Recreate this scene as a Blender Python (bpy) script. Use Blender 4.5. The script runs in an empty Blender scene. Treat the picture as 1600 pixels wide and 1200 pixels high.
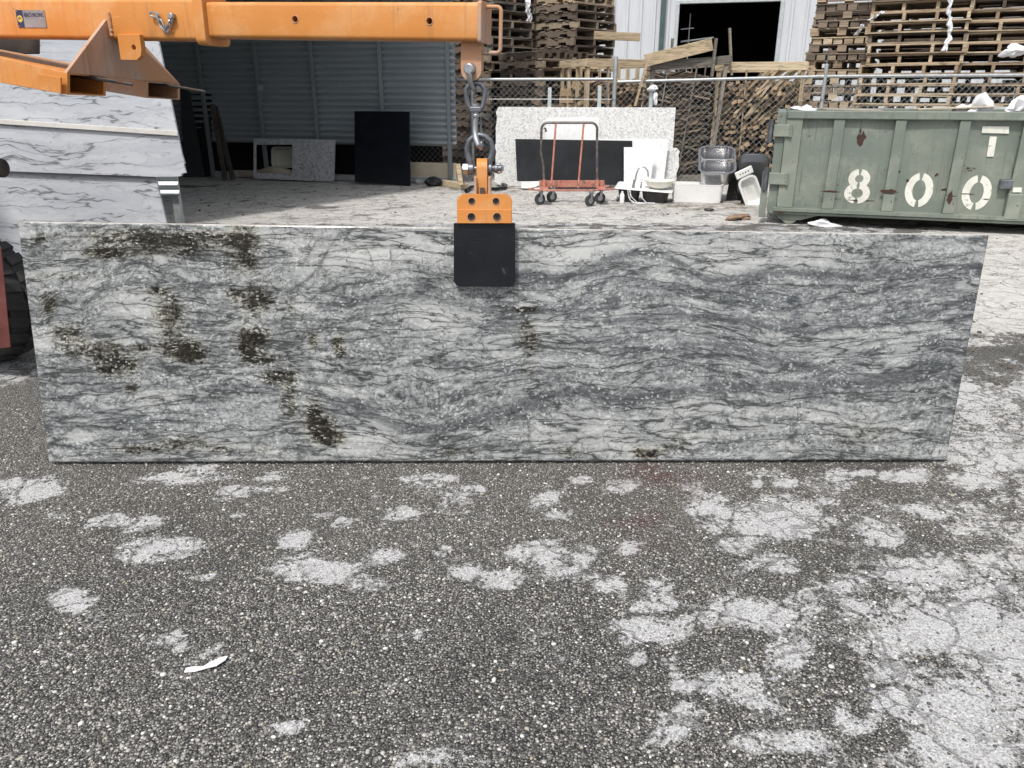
import bpy, bmesh, math, random
import numpy as np
from mathutils import Vector, Matrix, Euler
from mathutils.geometry import tessellate_polygon
random.seed(7); np.random.seed(7)
R = math.radians
S = bpy.context.scene
COL = S.collection

# ------------------------------------------------------------------ camera
CAM_H, PITCH, F = 1.2, R(20.6), 1208.0            # focal length in pixels of a 1600 px wide picture
cam_d = bpy.data.cameras.new('camera'); cam = bpy.data.objects.new('camera', cam_d); COL.objects.link(cam)
cam.location = (0, 0, CAM_H); cam.rotation_euler = (R(90) - PITCH, 0, 0)
cam_d.sensor_width = 36; cam_d.lens = F / 1600 * 36; cam_d.clip_start = .05; cam_d.clip_end = 3000
S.camera = cam

# ------------------------------------------------------------------ sky, sun, exposure
SUN_EL, SUN_DIR = R(58), Vector((-.42, -.91, 0)).normalized()     # horizontal direction towards the sun
w = bpy.data.worlds.new('World'); S.world = w; w.use_nodes = True
nt = w.node_tree; nt.nodes.clear()
sky = nt.nodes.new('ShaderNodeTexSky'); sky.sky_type = 'NISHITA'; sky.sun_disc = False
sky.sun_elevation = SUN_EL; sky.sun_rotation = math.atan2(SUN_DIR.x, SUN_DIR.y)
sky.air_density = 1.0; sky.dust_density = 3.0; sky.ozone_density = 1.0
hs = nt.nodes.new('ShaderNodeHueSaturation'); hs.inputs['Saturation'].default_value = .3
bg = nt.nodes.new('ShaderNodeBackground'); bg.inputs['Strength'].default_value = .15
wo = nt.nodes.new('ShaderNodeOutputWorld')
nt.links.new(sky.outputs[0], hs.inputs['Color']); nt.links.new(hs.outputs[0], bg.inputs[0]); nt.links.new(bg.outputs[0], wo.inputs[0])
sd = bpy.data.lights.new('sun', 'SUN'); sun = bpy.data.objects.new('sun', sd); COL.objects.link(sun)
sd.energy = 2.4; sd.angle = R(4); sd.color = (1, .96, .9)
ld = (-SUN_DIR * math.cos(SUN_EL)) + Vector((0, 0, -math.sin(SUN_EL)))
sun.rotation_euler = ld.to_track_quat('-Z', 'Y').to_euler(); sun.location = (-5, -8, 20)
S.view_settings.view_transform = 'Standard'; S.view_settings.look = 'None'
S.view_settings.exposure = 0.35; S.view_settings.gamma = 1; S.view_settings.use_curve_mapping = False
S.render.engine = 'CYCLES'; S.cycles.max_bounces = 6; S.cycles.use_denoising = True; S.cycles.denoising_prefilter = 'NONE'; S.cycles.denoising_input_passes = 'RGB_ALBEDO_NORMAL'

# ------------------------------------------------------------------ measuring the place from the photograph
CP, SP = math.cos(PITCH), math.sin(PITCH)
def ray(px, py):
    a, b = (px - 800) / F, -(py - 600) / F
    return Vector((a, CP + b * SP, -SP + b * CP))
def U(px, py, Y):                                   # the point seen at a pixel, at world depth Y
    d = ray(px, py); t = Y / d.y
    return Vector((d.x * t, Y, CAM_H + d.z * t))
def G(px, py, z=0):                                 # the point of the ground seen at a pixel
    d = ray(px, py); t = (z - CAM_H) / d.z
    return Vector((d.x * t, d.y * t, z))
def hit(px, py, p0, n):
    d = ray(px, py); o = Vector((0, 0, CAM_H)); t = (p0 - o).dot(n) / d.dot(n)
    return o + d * t
def proj(x, y, z):                                  # arrays in, pixels out
    dz = z - CAM_H; dep = y * CP - dz * SP; up = y * SP + dz * CP
    dep = np.maximum(dep, 1e-3)
    return 800 + F * x / dep, 600 - F * up / dep, dep

# ------------------------------------------------------------------ objects
def tag(o, label=None, cat=None, group=None, kind=None):
    if label: o['label'] = label
    if cat: o['category'] = cat
    if group: o['group'] = group
    if kind: o['kind'] = kind
    return o
def thing(name, label, cat, loc=(0, 0, 0), rz=0, group=None):
    o = bpy.data.objects.new(name, None); COL.objects.link(o); o.empty_display_size = .1
    o.location = loc; o.rotation_euler = (0, 0, rz)
    return tag(o, label, cat, group)
def link(name, me, parent=None, loc=(0, 0, 0), rot=(0, 0, 0)):
    o = bpy.data.objects.new(name, me); COL.objects.link(o)
    o.location = loc; o.rotation_euler = rot; o.parent = parent
    return o
def basis(x, y, z, o):
    m = Matrix.Identity(4)
    for i, c in enumerate((x, y, z, o)):
        for j in range(3): m[j][i] = c[j]
    return m
def frame(a, b, up=Vector((0, 0, 1))):              # x from a to b, z near up
    x = (Vector(b) - Vector(a)).normalized(); y = up.cross(x).normalized(); z = x.cross(y)
    return basis(x, y, z, Vector(a))

class MB:
    def __init__(s): s.v = []; s.f = []; s.M = Matrix.Identity(4)
    def add(s, vs, fs):
        b = len(s.v); s.v += [s.M @ Vector(p) for p in vs]; s.f += [tuple(i + b for i in f) for f in fs]; return s
    def box(s, c, d, rot=None):
        x, y, z = d[0] / 2, d[1] / 2, d[2] / 2
        vs = [Vector((i, j, k)) for i in (-x, x) for j in (-y, y) for k in (-z, z)]
        if rot is not None: m = Euler(rot).to_matrix(); vs = [m @ p for p in vs]
        c = Vector(c)
        return s.add([p + c for p in vs], [(0, 1, 3, 2), (4, 6, 7, 5), (0, 4, 5, 1), (2, 3, 7, 6), (0, 2, 6, 4), (1, 5, 7, 3)])
    def bar(s, a, b, w, h, up=Vector((0, 0, 1))):
        m = frame(a, b, up); L = (Vector(b) - Vector(a)).length; old = s.M; s.M = old @ m
        s.box((L / 2, 0, 0), (L, w, h)); s.M = old; return s
    def hexa(s, c8):                                # bottom ring of 4, top ring of 4
        return s.add(c8, [(0, 3, 2, 1), (4, 5, 6, 7), (0, 1, 5, 4), (1, 2, 6, 5), (2, 3, 7, 6), (3, 0, 4, 7)])
    def tube(s, pts, r, n=10, closed=False, cap=True):
        pts = [Vector(p) for p in pts]; m = len(pts); rr = r if isinstance(r, (list, tuple)) else [r] * m
        rings = []; prev = None
        for i, p in enumerate(pts):
            if closed: t = pts[(i + 1) % m] - pts[i - 1]
            else: t = pts[min(i + 1, m - 1)] - pts[max(i - 1, 0)]
            t.normalize()
            if prev is None:
                a = Vector((0, 0, 1)) if abs(t.z) < .9 else Vector((1, 0, 0)); u = t.cross(a).normalized()
            else: u = (prev - t * prev.dot(t)).normalized()
            prev = u; q = t.cross(u)
            rings.append([p + (u * math.cos(2 * math.pi * k / n) + q * math.sin(2 * math.pi * k / n)) * rr[i] for k in range(n)])
        vs = [p for g in rings for p in g]; fs = []
        for i in range(m if closed else m - 1):
            a, b = i * n, ((i + 1) % m) * n
            for k in range(n): fs.append((a + k, a + (k + 1) % n, b + (k + 1) % n, b + k))
        if cap and not closed: fs += [tuple(range(n))[::-1], tuple(range((m - 1) * n, m * n))]
        return s.add(vs, fs)
    def cyl(s, a, b, r, n=16, r2=None): return s.tube([a, b], [r, r if r2 is None else r2], n)
    def prism(s, poly, ex):                         # planar polygon extruded along ex
        n = len(poly); poly = [Vector(p) for p in poly]; ex = Vector(ex)
        nrm = Vector((0, 0, 0))
        for i in range(n): nrm += poly[i].cross(poly[(i + 1) % n])
        if nrm.dot(ex) > 0: poly = poly[::-1]
        tris = tessellate_polygon([poly])
        vs = poly + [p + ex for p in poly]
        fs = [tuple(range(n))] if n <= 4 else [tuple(t) for t in tris]
        fs += [tuple(i + n for i in reversed(f)) for f in fs]
        fs += [(i, i + n, (i + 1) % n + n, (i + 1) % n) for i in range(n)]
        return s.add(vs, fs)
    def loft(s, rings, cap0=False, cap1=False):
        n = len(rings[0]); vs = [p for r in rings for p in r]; fs = []
        for i in range(len(rings) - 1):
            for k in range(n): fs.append((i * n + k, i * n + (k + 1) % n, (i + 1) * n + (k + 1) % n, (i + 1) * n + k))
        if cap0: fs.append(tuple(range(n))[::-1])
        if cap1: fs.append(tuple(range((len(rings) - 1) * n, len(rings) * n)))
        return s.add(vs, fs)
    def mesh(s, name, mat, off=Vector((0, 0, 0)), smooth=False):
        me = bpy.data.meshes.new(name); me.from_pydata([p - off for p in s.v], [], s.f)
        bm = bmesh.new(); bm.from_mesh(me); bmesh.ops.recalc_face_normals(bm, faces=bm.faces); bm.to_mesh(me); bm.free()
        for m in (mat if isinstance(mat, (list, tuple)) else [mat]): me.materials.append(m)
        if smooth:
            for p in me.polygons: p.use_smooth = True
            me.set_sharp_from_angle(angle=R(38))
        return me
    def part(s, name, mat, parent, smooth=False, bevel=0, seg=2):    # world points, parent unrotated
        off = Vector((0, 0, 0)); q = parent
        while q is not None: off += q.location; q = q.parent
        c = sum(s.v, Vector()) / len(s.v)
        me = s.mesh(name, mat, c, smooth); o = link(name, me, parent, c - off)
        if bevel: bev(o, bevel, seg)
        return o
    def solo(s, name, mat, label, cat, group=None, smooth=False, bevel=0, kind=None):   # a thing of one mesh
        xs = [p.x for p in s.v]; ys = [p.y for p in s.v]; zs = [p.z for p in s.v]
        c = Vector(((min(xs) + max(xs)) / 2, (min(ys) + max(ys)) / 2, min(zs)))
        o = link(name, s.mesh(name, mat, c, smooth), None, c)
        if bevel: bev(o, bevel)
        return tag(o, label, cat, group, kind)
def bev(o, wd, seg=2):
    m = o.modifiers.new('bevel', 'BEVEL'); m.width = wd; m.segments = seg; m.limit_method = 'ANGLE'; m.angle_limit = R(35)
def drill(o, cutter):                               # real holes, cut once
    bpy.context.view_layer.update()
    c = link('cutter', cutter.mesh('cutter', M['dark'], o.matrix_world.translation.copy()))
    c.location = o.matrix_world.translation
    m = o.modifiers.new('holes', 'BOOLEAN'); m.operation = 'DIFFERENCE'; m.object = c; m.solver = 'EXACT'
    bpy.context.view_layer.update()
    dg = bpy.context.evaluated_depsgraph_get(); me = bpy.data.meshes.new_from_object(o.evaluated_get(dg))
    o.modifiers.remove(m); o.data = me; bpy.data.objects.remove(c)
def rrect(w, d, r, z, n=5, cx=0, cy=0):             # rounded rectangle ring
    out = []
    for sx, sy, a0 in ((1, 1, 0), (-1, 1, 90), (-1, -1, 180), (1, -1, 270)):
        for k in range(n + 1):
            a = R(a0 + 90 * k / n)
            out.append(Vector((cx + sx * (w / 2 - r) + r * math.cos(a), cy + sy * (d / 2 - r) + r * math.sin(a), z)))
    return out
def arc(c, r, a0, a1, n, u, v): return [Vector(c) + Vector(u) * r * math.cos(R(a0 + (a1 - a0) * k / n)) + Vector(v) * r * math.sin(R(a0 + (a1 - a0) * k / n)) for k in range(n + 1)]

# ------------------------------------------------------------------ materials
class NT:
    def __init__(s, name):
        s.m = bpy.data.materials.new(name); s.m.use_nodes = True; s.t = s.m.node_tree; s.t.nodes.clear()
        s.out = s.t.nodes.new('ShaderNodeOutputMaterial'); s.b = s.t.nodes.new('ShaderNodeBsdfPrincipled')
        s.t.links.new(s.b.outputs[0], s.out.inputs[0])
    def put(s, sock, v):
        if isinstance(v, bpy.types.NodeSocket): s.t.links.new(v, sock)
        elif isinstance(v, (tuple, list)) and len(v) == 3 and sock.type == 'RGBA': sock.default_value = (*v, 1)
        else: sock.default_value = v
    def set(s, **k):
        for a, v in k.items(): s.put(s.b.inputs[a.replace('_', ' ')], v)
        return s
    def n(s, typ, outs=0, props=None, **k):
        nd = s.t.nodes.new('ShaderNode' + typ)
        for a, v in (props or {}).items(): setattr(nd, a, v)
        for a, v in k.items(): s.put(nd.inputs[a.replace('_', ' ')], v)
        return nd.outputs[outs]
    def coord(s, kind='Object'):
        return s.n('TexCoord', kind)
    def pos(s): return s.n('NewGeometry', 'Position')
    def scale(s, v, k, off=None):
        o = s.n('VectorMath', 0, {'operation': 'MULTIPLY'}); nd = o.node
        s.put(nd.inputs[0], v); nd.inputs[1].default_value = k if not isinstance(k, (int, float)) else (k, k, k)
        return o
    def vadd(s, a, b):
        o = s.n('VectorMath', 0, {'operation': 'ADD'}); s.put(o.node.inputs[0], a); s.put(o.node.inputs[1], b); return o
    def noise(s, v, sc=5, det=6, rough=.55, dist=0, out='Fac'):
        return s.n('TexNoise', out, None, Vector=v, Scale=sc, Detail=det, Roughness=rough, Distortion=dist)
    def vor(s, v, sc, out='Distance', feat='F1', rnd=1):
        return s.n('TexVoronoi', out, {'feature': feat}, Vector=v, Scale=sc, Randomness=rnd)
    def math(s, op, a, b=0, c=None, clamp=False):
        o = s.n('Math', 0, {'operation': op, 'use_clamp': clamp}); s.put(o.node.inputs[0], a); s.put(o.node.inputs[1], b)
        if c is not None: s.put(o.node.inputs[2], c)
        return o
    def step(s, v, a, b):                            # smooth 0..1 between a and b
        return s.n('MapRange', 0, {'interpolation_type': 'SMOOTHSTEP'}, Value=v, From_Min=a, From_Max=b)
    def ramp(s, v, stops):
        o = s.n('ValToRGB', 0, None, Fac=v); r = o.node.color_ramp
        while len(r.elements) < len(stops): r.elements.new(.5)
        for e, (p, c) in zip(r.elements, stops): e.position = p; e.color = (*c, 1)
        return o
    def mix(s, f, a, b, mode='MIX'):
        nd = s.t.nodes.new('ShaderNodeMix'); nd.data_type = 'RGBA'; nd.blend_type = mode
        s.put(nd.inputs[0], f); s.put(nd.inputs[6], a); s.put(nd.inputs[7], b); return nd.outputs[2]
    def attr(s, name, out='Fac'): return s.n('Attribute', out, {'attribute_name': name})
    def bump(s, h, st=.3, d=.01): s.put(s.b.inputs['Normal'], s.n('Bump', 0, None, Height=h, Strength=st, Distance=d))
    def rnd(s): return s.n('ObjectInfo', 'Random')

def worn(name, c1, c2, sc=6, rough=.5, metal=0, bump=.15, spot=None, spot_sc=14, spot_at=.62, rvar=.15, stretch=(1, 1, 1), spec=.5, fine=120, scratch=None):
    t = NT(name); v = t.scale(t.coord(), stretch)
    a = t.noise(v, sc, 7, .6); f = t.noise(v, fine, 3)
    col = t.mix(t.step(a, .35, .65), c1, c2)
    col = t.mix(t.math('MULTIPLY', t.step(f, .45, .75), .25), col, tuple(x * .55 for x in c1))
    rg = t.math('ADD', t.math('MULTIPLY', a, rvar * 2), rough - rvar)
    if scratch:
        sv = t.scale(t.coord(), (3, 3, 60)); sn = t.noise(sv, 6, 4, .7, .6)
        col = t.mix(t.math('MULTIPLY', t.step(sn, .64, .7), .7), col, scratch)
    if spot:
        q = t.noise(v, spot_sc, 8, .68, .4); m = t.step(q, spot_at, spot_at + .05)
        col = t.mix(m, col, spot); rg = t.math('ADD', rg, t.math('MULTIPLY', m, .25), clamp=True)
    t.set(Base_Color=col, Roughness=rg, Metallic=metal, Specular_IOR_Level=spec)
    if bump: t.bump(t.math('ADD', a, t.math('MULTIPLY', f, .4)), bump, .004)
    return t.m
def wood(name, stops, rough=.8, bump=.5, along=(1.5, 22, 22)):
    t = NT(name); r = t.rnd(); off = t.n('CombineXYZ', 0, None, X=t.math('MULTIPLY', r, 37), Y=t.math('MULTIPLY', r, 11), Z=t.math('MULTIPLY', r, 5))
    v = t.scale(t.vadd(t.coord(), off), along)
    g = t.noise(v, 2.5, 8, .65, .8); big = t.noise(t.vadd(t.coord(), off), 3, 3)
    base = t.ramp(t.math('ADD', t.math('MULTIPLY', r, .8), t.math('MULTIPLY', big, .25)), stops)
    col = t.mix(t.math('MULTIPLY', t.step(g, .42, .68), .6), base, (.03, .022, .016))
    col = t.mix(t.math('MULTIPLY', t.step(g, .5, .3), .3), col, t.mix(.5, base, (.5, .42, .3)))
    t.set(Base_Color=col, Roughness=rough, Specular_IOR_Level=.25); t.bump(g, bump, .004)
    return t.m
M = {}
M['orange'] = worn('orange_paint', (.60, .225, .035), (.68, .28, .06), 4, .42, 0, .08, (.35, .2, .12), 9, .66, fine=60, scratch=(.7, .42, .2))
M['orange_dusty'] = worn('dusty_orange_paint', (.52, .25, .12), (.45, .30, .22), 5, .6, 0, .1, (.5, .42, .36), 7, .55, fine=60)
M['steel_dark'] = worn('dark_steel', (.045, .042, .042), (.10, .085, .075), 9, .5, .7, .2, (.12, .07, .045), 12, .6)
M['steel'] = worn('galvanised_steel', (.30, .32, .34), (.42, .44, .46), 14, .36, .85, .1)
M['steel_grey'] = worn('grey_forged_steel', (.13, .14, .155), (.20, .21, .23), 14, .42, .75, .15)
M['galv'] = worn('galvanised_sheet', (.42, .46, .47), (.52, .56, .56), 9, .45, .35, .05)
M['galv_post'] = worn('galvanised_tube', (.36, .39, .40), (.48, .50, .50), 20, .45, .5, .1)
M['galv_wall'] = worn('shed_wall_sheet', (.52, .57, .60), (.62, .66, .68), 9, .28, .72, .03, rvar=.04)
M['crumb'] = worn('dirt_crumb', (.07, .055, .042), (.14, .11, .085), 20, .9)
M['rubber'] = worn('black_rubber', (.003, .004, .007), (.008, .009, .013), 6, .40, 0, .1, (.035, .038, .045), 22, .62, fine=90, scratch=(.05, .053, .062), spec=.32, rvar=.1)
M['tyre'] = worn('tyre_rubber', (.028, .028, .030), (.05, .049, .048), 8, .8, 0, .3, (.09, .085, .08), 18, .6)
M['red'] = worn('red_machine_paint', (.085, .020, .018), (.13, .036, .03), 6, .5, 0, .1, (.2, .13, .09), 10, .58)
M['black_stone'] = worn('polished_black_granite', (.003, .004, .008), (.006, .008, .013), 5, .3, 0, 0, (.012, .015, .02), 90, .7, rvar=.05, fine=200, spec=.25)
M['black_slate'] = worn('honed_black_slab', (.010, .011, .013), (.018, .020, .023), 4, .5, 0, .05, (.035, .037, .04), 8, .66, fine=200, scratch=(.05, .05, .052), spec=.3)
M['white_stone'] = worn('white_engineered_stone', (.74, .75, .75), (.80, .80, .80), 3, .35, 0, 0, fine=30)
M['edge_grey'] = worn('sawn_stone_edge', (.30, .31, .32), (.40, .40, .40), 40, .7, 0, .1)
M['beige_board'] = worn('beige_board', (.40, .35, .26), (.48, .42, .32), 3, .7, 0, .05, (.30, .25, .18), 5, .6)
M['card'] = worn('cardboard', (.36, .31, .25), (.42, .36, .29), 5, .85, 0, .15)
M['green'] = worn('green_container_paint', (.195, .235, .20), (.275, .305, .255), 1.6, .5, 0, .15, (.085, .05, .036), 8, .66, fine=26, scratch=(.35, .37, .32))
M['green_pale'] = worn('patched_green_paint', (.265, .31, .265), (.32, .355, .295), 3, .5, 0, .12, (.11, .05, .03), 8, .67, fine=40)
M['rust'] = worn('rusty_steel', (.035, .017, .012), (.062, .028, .019), 14, .85, 0, .3)
M['white_paint'] = worn('stencil_paint', (.62, .62, .55), (.72, .71, .64), 9, .65, 0, .05, (.30, .33, .27), 13, .60)
M['inox'] = worn('brushed_stainless', (.52, .52, .525), (.62, .62, .62), 4, .22, .97, .03, stretch=(1, 1, 40), rvar=.06)
M['dark_inox'] = worn('dark_coated_steel', (.10, .105, .11), (.15, .155, .16), 5, .32, .7, .05)
M['black_sink'] = worn('black_composite', (.02, .02, .022), (.05, .048, .046), 5, .5, 0, .15, (.13, .125, .12), 11, .6)
M['ceramic'] = worn('white_ceramic', (.76, .76, .75), (.80, .80, .79), 4, .2, 0, 0)
M['ivory'] = worn('ivory_ceramic', (.68, .66, .58), (.74, .72, .65), 4, .25, 0, 0)
M['plastic'] = worn('white_plastic', (.70, .70, .72), (.78, .78, .80), 9, .45, 0, .3)
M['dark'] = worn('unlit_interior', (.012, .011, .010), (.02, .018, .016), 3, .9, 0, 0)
M['siding'] = worn('white_steel_siding', (.50, .52, .55), (.56, .575, .60), 1.5, .5, 0, .02, stretch=(6, 6, .6))
M['pipe_green'] = worn('dark_green_downpipe', (.05, .085, .085), (.07, .11, .11), 5, .45, 0, .05)
M['cart_red'] = worn('chipped_red_cart_paint', (.40, .13, .095), (.50, .24, .18), 12, .55, 0, .15, (.18, .10, .075), 22, .55)
M['cart_grey'] = worn('bare_cart_tube', (.10, .09, .085), (.20, .18, .17), 16, .5, .5, .15, (.38, .16, .12), 12, .6)
M['fresh_wood'] = wood('fresh_pallet_wood', [(0, (.24, .17, .115)), (.35, (.38, .29, .20)), (.7, (.49, .39, .27)), (1, (.60, .50, .37))])
M['old_wood'] = wood('weathered_pallet_wood', [(0, (.06, .048, .04)), (.35, (.14, .11, .088)), (.7, (.24, .19, .145)), (1, (.37, .30, .22))])
M['grey_wood'] = wood('grey_timber', [(0, (.09, .08, .07)), (.5, (.18, .165, .145)), (1, (.30, .27, .23))])
M['crate_wood'] = wood('yellow_crate_wood', [(0, (.36, .275, .18)), (.5, (.48, .38, .25)), (1, (.58, .48, .33))], bump=.3)
M['bark'] = wood('bark_strip', [(0, (.08, .062, .05)), (.5, (.16, .128, .10)), (.85, (.25, .19, .145)), (1, (.34, .25, .16))])
M['firewood'] = wood('split_firewood', [(0, (.09, .06, .04)), (.4, (.22, .15, .09)), (.75, (.38, .27, .16)), (1, (.50, .37, .22))])
M['leaf'] = worn('dry_cardboard_scrap', (.20, .13, .09), (.28, .19, .13), 20, .85, 0, .3)
M['plate_ink'] = worn('plate_ink', (.02, .025, .07), (.03, .035, .09), 20, .5, 0, 0)
M['plate_steel'] = worn('etched_plate', (.24, .22, .23), (.38, .34, .34), 18, .35, .4, .05)
M['plate_yellow'] = worn('plate_yellow', (.6, .42, .08), (.65, .48, .1), 20, .5, 0, 0)
def plain_metal(name, c, rough, metal):
    t = NT(name); a = t.noise(t.coord(), 1.5, 5, .6)
    t.set(Base_Color=t.mix(a, tuple(x * .85 for x in c), c), Roughness=rough, Metallic=metal); return t.m
M['inox'] = plain_metal('brushed_stainless', (.56, .56, .57), .24, .97)
M['shed_post'] = plain_metal('grey_shed_post', (.17, .19, .20), .5, .5)
M['galv_wall'] = plain_metal('shed_wall_sheet', (.56, .61, .64), .30, .75)
def painted(name, c1, c2, fade, chip, runs=(30, 30, 1.2), chip_at=.66, grime=(.06, .05, .04), rough=.5):
    t = NT(name); p = t.coord(); a = t.noise(p, 1.7, 6, .62); b = t.noise(p, 7, 8, .7); f = t.noise(p, 60, 5, .75)
    col = t.mix(t.step(a, .38, .64), c1, c2)
    col = t.mix(t.math('MULTIPLY', t.step(t.noise(p, 3.2, 8, .72), .50, .64), .55), col, fade)          # chalky faded areas
    run = t.noise(t.scale(p, runs), 1.0, 5, .7); col = t.mix(t.math('MULTIPLY', t.math('MULTIPLY', t.step(run, .52, .70), t.step(a, .40, .60)), .5), col, grime)
    col = t.mix(t.math('MULTIPLY', t.step(b, .54, .72), .35), col, t.mix(.6, col, grime))
    col = t.mix(t.math('MULTIPLY', t.step(t.noise(t.scale(p, (7, 7, 55)), 1.3, 5, .72, .7), .635, .66), .65), col, fade)  # scrapes
    cn = t.math('ADD', t.noise(p, 15, 7, .75), t.math('MULTIPLY', t.math('SUBTRACT', b, .5), .55)); m = t.step(cn, chip_at, chip_at + .035)
    col = t.mix(m, col, t.mix(t.step(f, .4, .6), chip, tuple(x * .45 for x in chip)))
    t.set(Base_Color=col, Roughness=t.math('ADD', rough - .06, t.math('MULTIPLY', b, .22)), Specular_IOR_Level=.4)
    t.bump(t.math('SUBTRACT', t.math('MULTIPLY', b, .5), m), .25, .004); return t.m
M['green'] = painted('green_container_paint', (.145, .172, .146), (.19, .212, .176), (.26, .28, .235), (.075, .038, .026), chip_at=.665)
M['green_pale'] = painted('patched_green_paint', (.185, .212, .174), (.23, .252, .208), (.29, .31, .255), (.10, .042, .024), chip_at=.66)
M['orange'] = painted('orange_paint', (.54, .205, .042), (.60, .245, .062), (.63, .34, .15), (.15, .075, .040), chip_at=.705, grime=(.26, .115, .045), rough=.46)
M['orange_dusty'] = painted('dusty_orange_paint', (.47, .24, .12), (.43, .27, .19), (.46, .37, .31), (.20, .10, .06), chip_at=.70, grime=(.22, .13, .08), rough=.58)
def speckled(name, stops, sc, big=0):
    t = NT(name); v = t.coord(); a = t.noise(v, sc, 4, .7); c = t.vor(v, sc * .8, 'Color')
    r = t.n('SeparateColor', 0, None, Color=c)
    col = t.ramp(t.math('ADD', t.math('MULTIPLY', a, .6), t.math('MULTIPLY', r, .4)), stops)
    t.set(Base_Color=col, Roughness=.3); return t.m
M['speckle'] = speckled('light_speckled_granite', [(.25, (.34, .34, .34)), (.40, (.54, .54, .53)), (.55, (.64, .64, .63)), (.8, (.74, .74, .72))], 75)
M['grey_speckle'] = speckled('grey_speckled_granite', [(.22, (.10, .10, .11)), (.36, (.30, .31, .33)), (.6, (.40, .41, .43)), (.8, (.5, .5, .51))], 40)
def quartzite():
    t = NT('white_quartzite'); p = t.coord(); w1 = t.vadd(t.noise(t.scale(p, (.7, .7, 1.2)), 1.6, 5, .6, out='Color'), (-.5, -.5, -.5))
    v = t.vadd(t.scale(p, (.45, .45, 4.2)), t.scale(w1, (.2, .2, 1.1)))
    a = t.noise(v, 1.35, 5, .5); b = t.noise(t.vadd(t.scale(v, (1.4, 1.4, 1)), t.scale(w1, (.4, .4, .3))), 2.2, 6, .55); c = t.noise(t.scale(p, (3, 3, 12)), 2, 8, .7)
    f = t.noise(t.scale(p, (6, 6, 22)), 2, 8, .75)
    def rg(q, at, w_): return t.step(t.math('ABSOLUTE', t.math('SUBTRACT', q, at)), w_, .001)
    col = t.mix(t.step(b, .35, .7), (.40, .42, .46), (.52, .535, .56)); col = t.mix(t.math('MULTIPLY', t.step(f, .45, .65), .35), col, (.57, .58, .60))
    for q, at, w_, k in ((a, .5, .009, .95), (a, .59, .004, .6), (b, .5, .005, .5)):
        col = t.mix(t.math('MULTIPLY', rg(q, at, w_ * 3.5), .22 * k), col, (.30, .32, .34))
        col = t.mix(t.math('MULTIPLY', t.math('MULTIPLY', rg(q, at, w_), t.step(c, .32, .52)), k), col, (.13, .135, .14))
    fl = t.math('MULTIPLY', t.step(t.noise(t.scale(p, (14, 14, 40)), 1.6, 3), .70, .74), .8); col = t.mix(fl, col, (.10, .10, .10))
    t.set(Base_Color=col, Roughness=.4); return t.m
M['quartzite'] = quartzite()
def marble():
    t = NT('white_marble'); v = t.coord(); a = t.noise(v, 3, 6, .6, 1.2)
    col = t.mix(t.math('MULTIPLY', t.step(t.math('ABSOLUTE', t.math('SUBTRACT', a, .5)), .03, 0), .4), (.80, .80, .80), (.5, .5, .52))
    t.set(Base_Color=col, Roughness=.3); return t.m
M['marble'] = marble()
# ------------------------------------------------------------------ value noise for mesh attributes
def vnoise(x, y, seed, octs=4):
    rs = np.random.RandomState(seed); tab = rs.rand(256, 256); out = np.zeros_like(x); amp = 1; tot = 0
    for o in range(octs):
        f = 2 ** o; xs, ys = x * f + 17 * o, y * f + 31 * o
        xi, yi = np.floor(xs).astype(int), np.floor(ys).astype(int); u, v = xs - xi, ys - yi
        u = u * u * (3 - 2 * u); v = v * v * (3 - 2 * v)
        g = lambda a, b: tab[a % 256, b % 256]
        out += amp * ((g(xi, yi) * (1 - u) + g(xi + 1, yi) * u) * (1 - v) + (g(xi, yi + 1) * (1 - u) + g(xi + 1, yi + 1) * u) * v)
        tot += amp; amp *= .5
    return out / tot
def sstep(v, a, b): t = np.clip((v - a) / (b - a), 0, 1); return t * t * (3 - 2 * t)

# ------------------------------------------------------------------ ground: worn asphalt yard
PATCH = [(195,822,58,15),(255,868,66,20),(510,887,78,24),(585,911,24,13),(605,862,48,10),(452,847,24,11),(105,945,34,19),(255,1000,26,10),
 (630,998,18,11),(40,760,55,14),(15,783,22,7),(80,800,28,8),(262,745,52,12),(362,768,26,10),(330,740,22,7),(425,742,30,8),(410,765,22,6),(375,808,22,8),
 (485,810,28,8),(520,825,20,6),(620,803,28,8),(730,792,24,9),(735,772,30,8),(665,747,36,7),(590,779,14,5),(340,905,26,7),(450,940,22,7),(715,865,20,7),(740,895,24,10),
 (785,910,30,12),(460,1145,22,10),(740,1170,16,8),(690,1195,20,8),(640,812,20,6),(560,745,20,5),(320,1012,16,6),(830,860,42,20),(905,872,28,15),(870,898,42,13),(950,918,44,17),
 (1045,945,36,12),(1112,790,26,18),(1032,920,24,10),(1212,812,85,40),(1150,855,34,14),(1205,880,58,20),(1240,930,32,20),(1160,952,62,26),
 (1012,985,62,18),(1215,1012,46,30),(1190,965,34,18),(1320,906,52,20),(1325,942,42,15),(1435,890,66,22),(1385,843,36,13),(1470,975,110,55),(1570,1010,90,60),
 (1420,740,58,13),(1350,735,44,9),(1200,738,40,7),(1240,755,30,9),(1300,780,26,9),(1180,760,20,8),(1530,745,50,18),(1570,715,60,18),(1440,800,36,10),(1500,825,40,10),(1545,880,46,13),(1570,930,40,12),
 (1510,1110,110,70),(1120,1062,64,20),(1095,1110,44,15),(1185,1085,40,16),(1330,1125,34,20),(1060,1150,64,18),(1530,1170,130,50),(1250,1170,50,14),(1420,1050,60,20),
 (1400,1090,50,20),(830,985,16,8),(990,860,20,8),(840,785,26,7),(905,750,28,7),(960,765,24,7),(870,810,22,6),(1080,760,24,8),(1000,1040,24,10),(1060,1030,30,10)]
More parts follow.
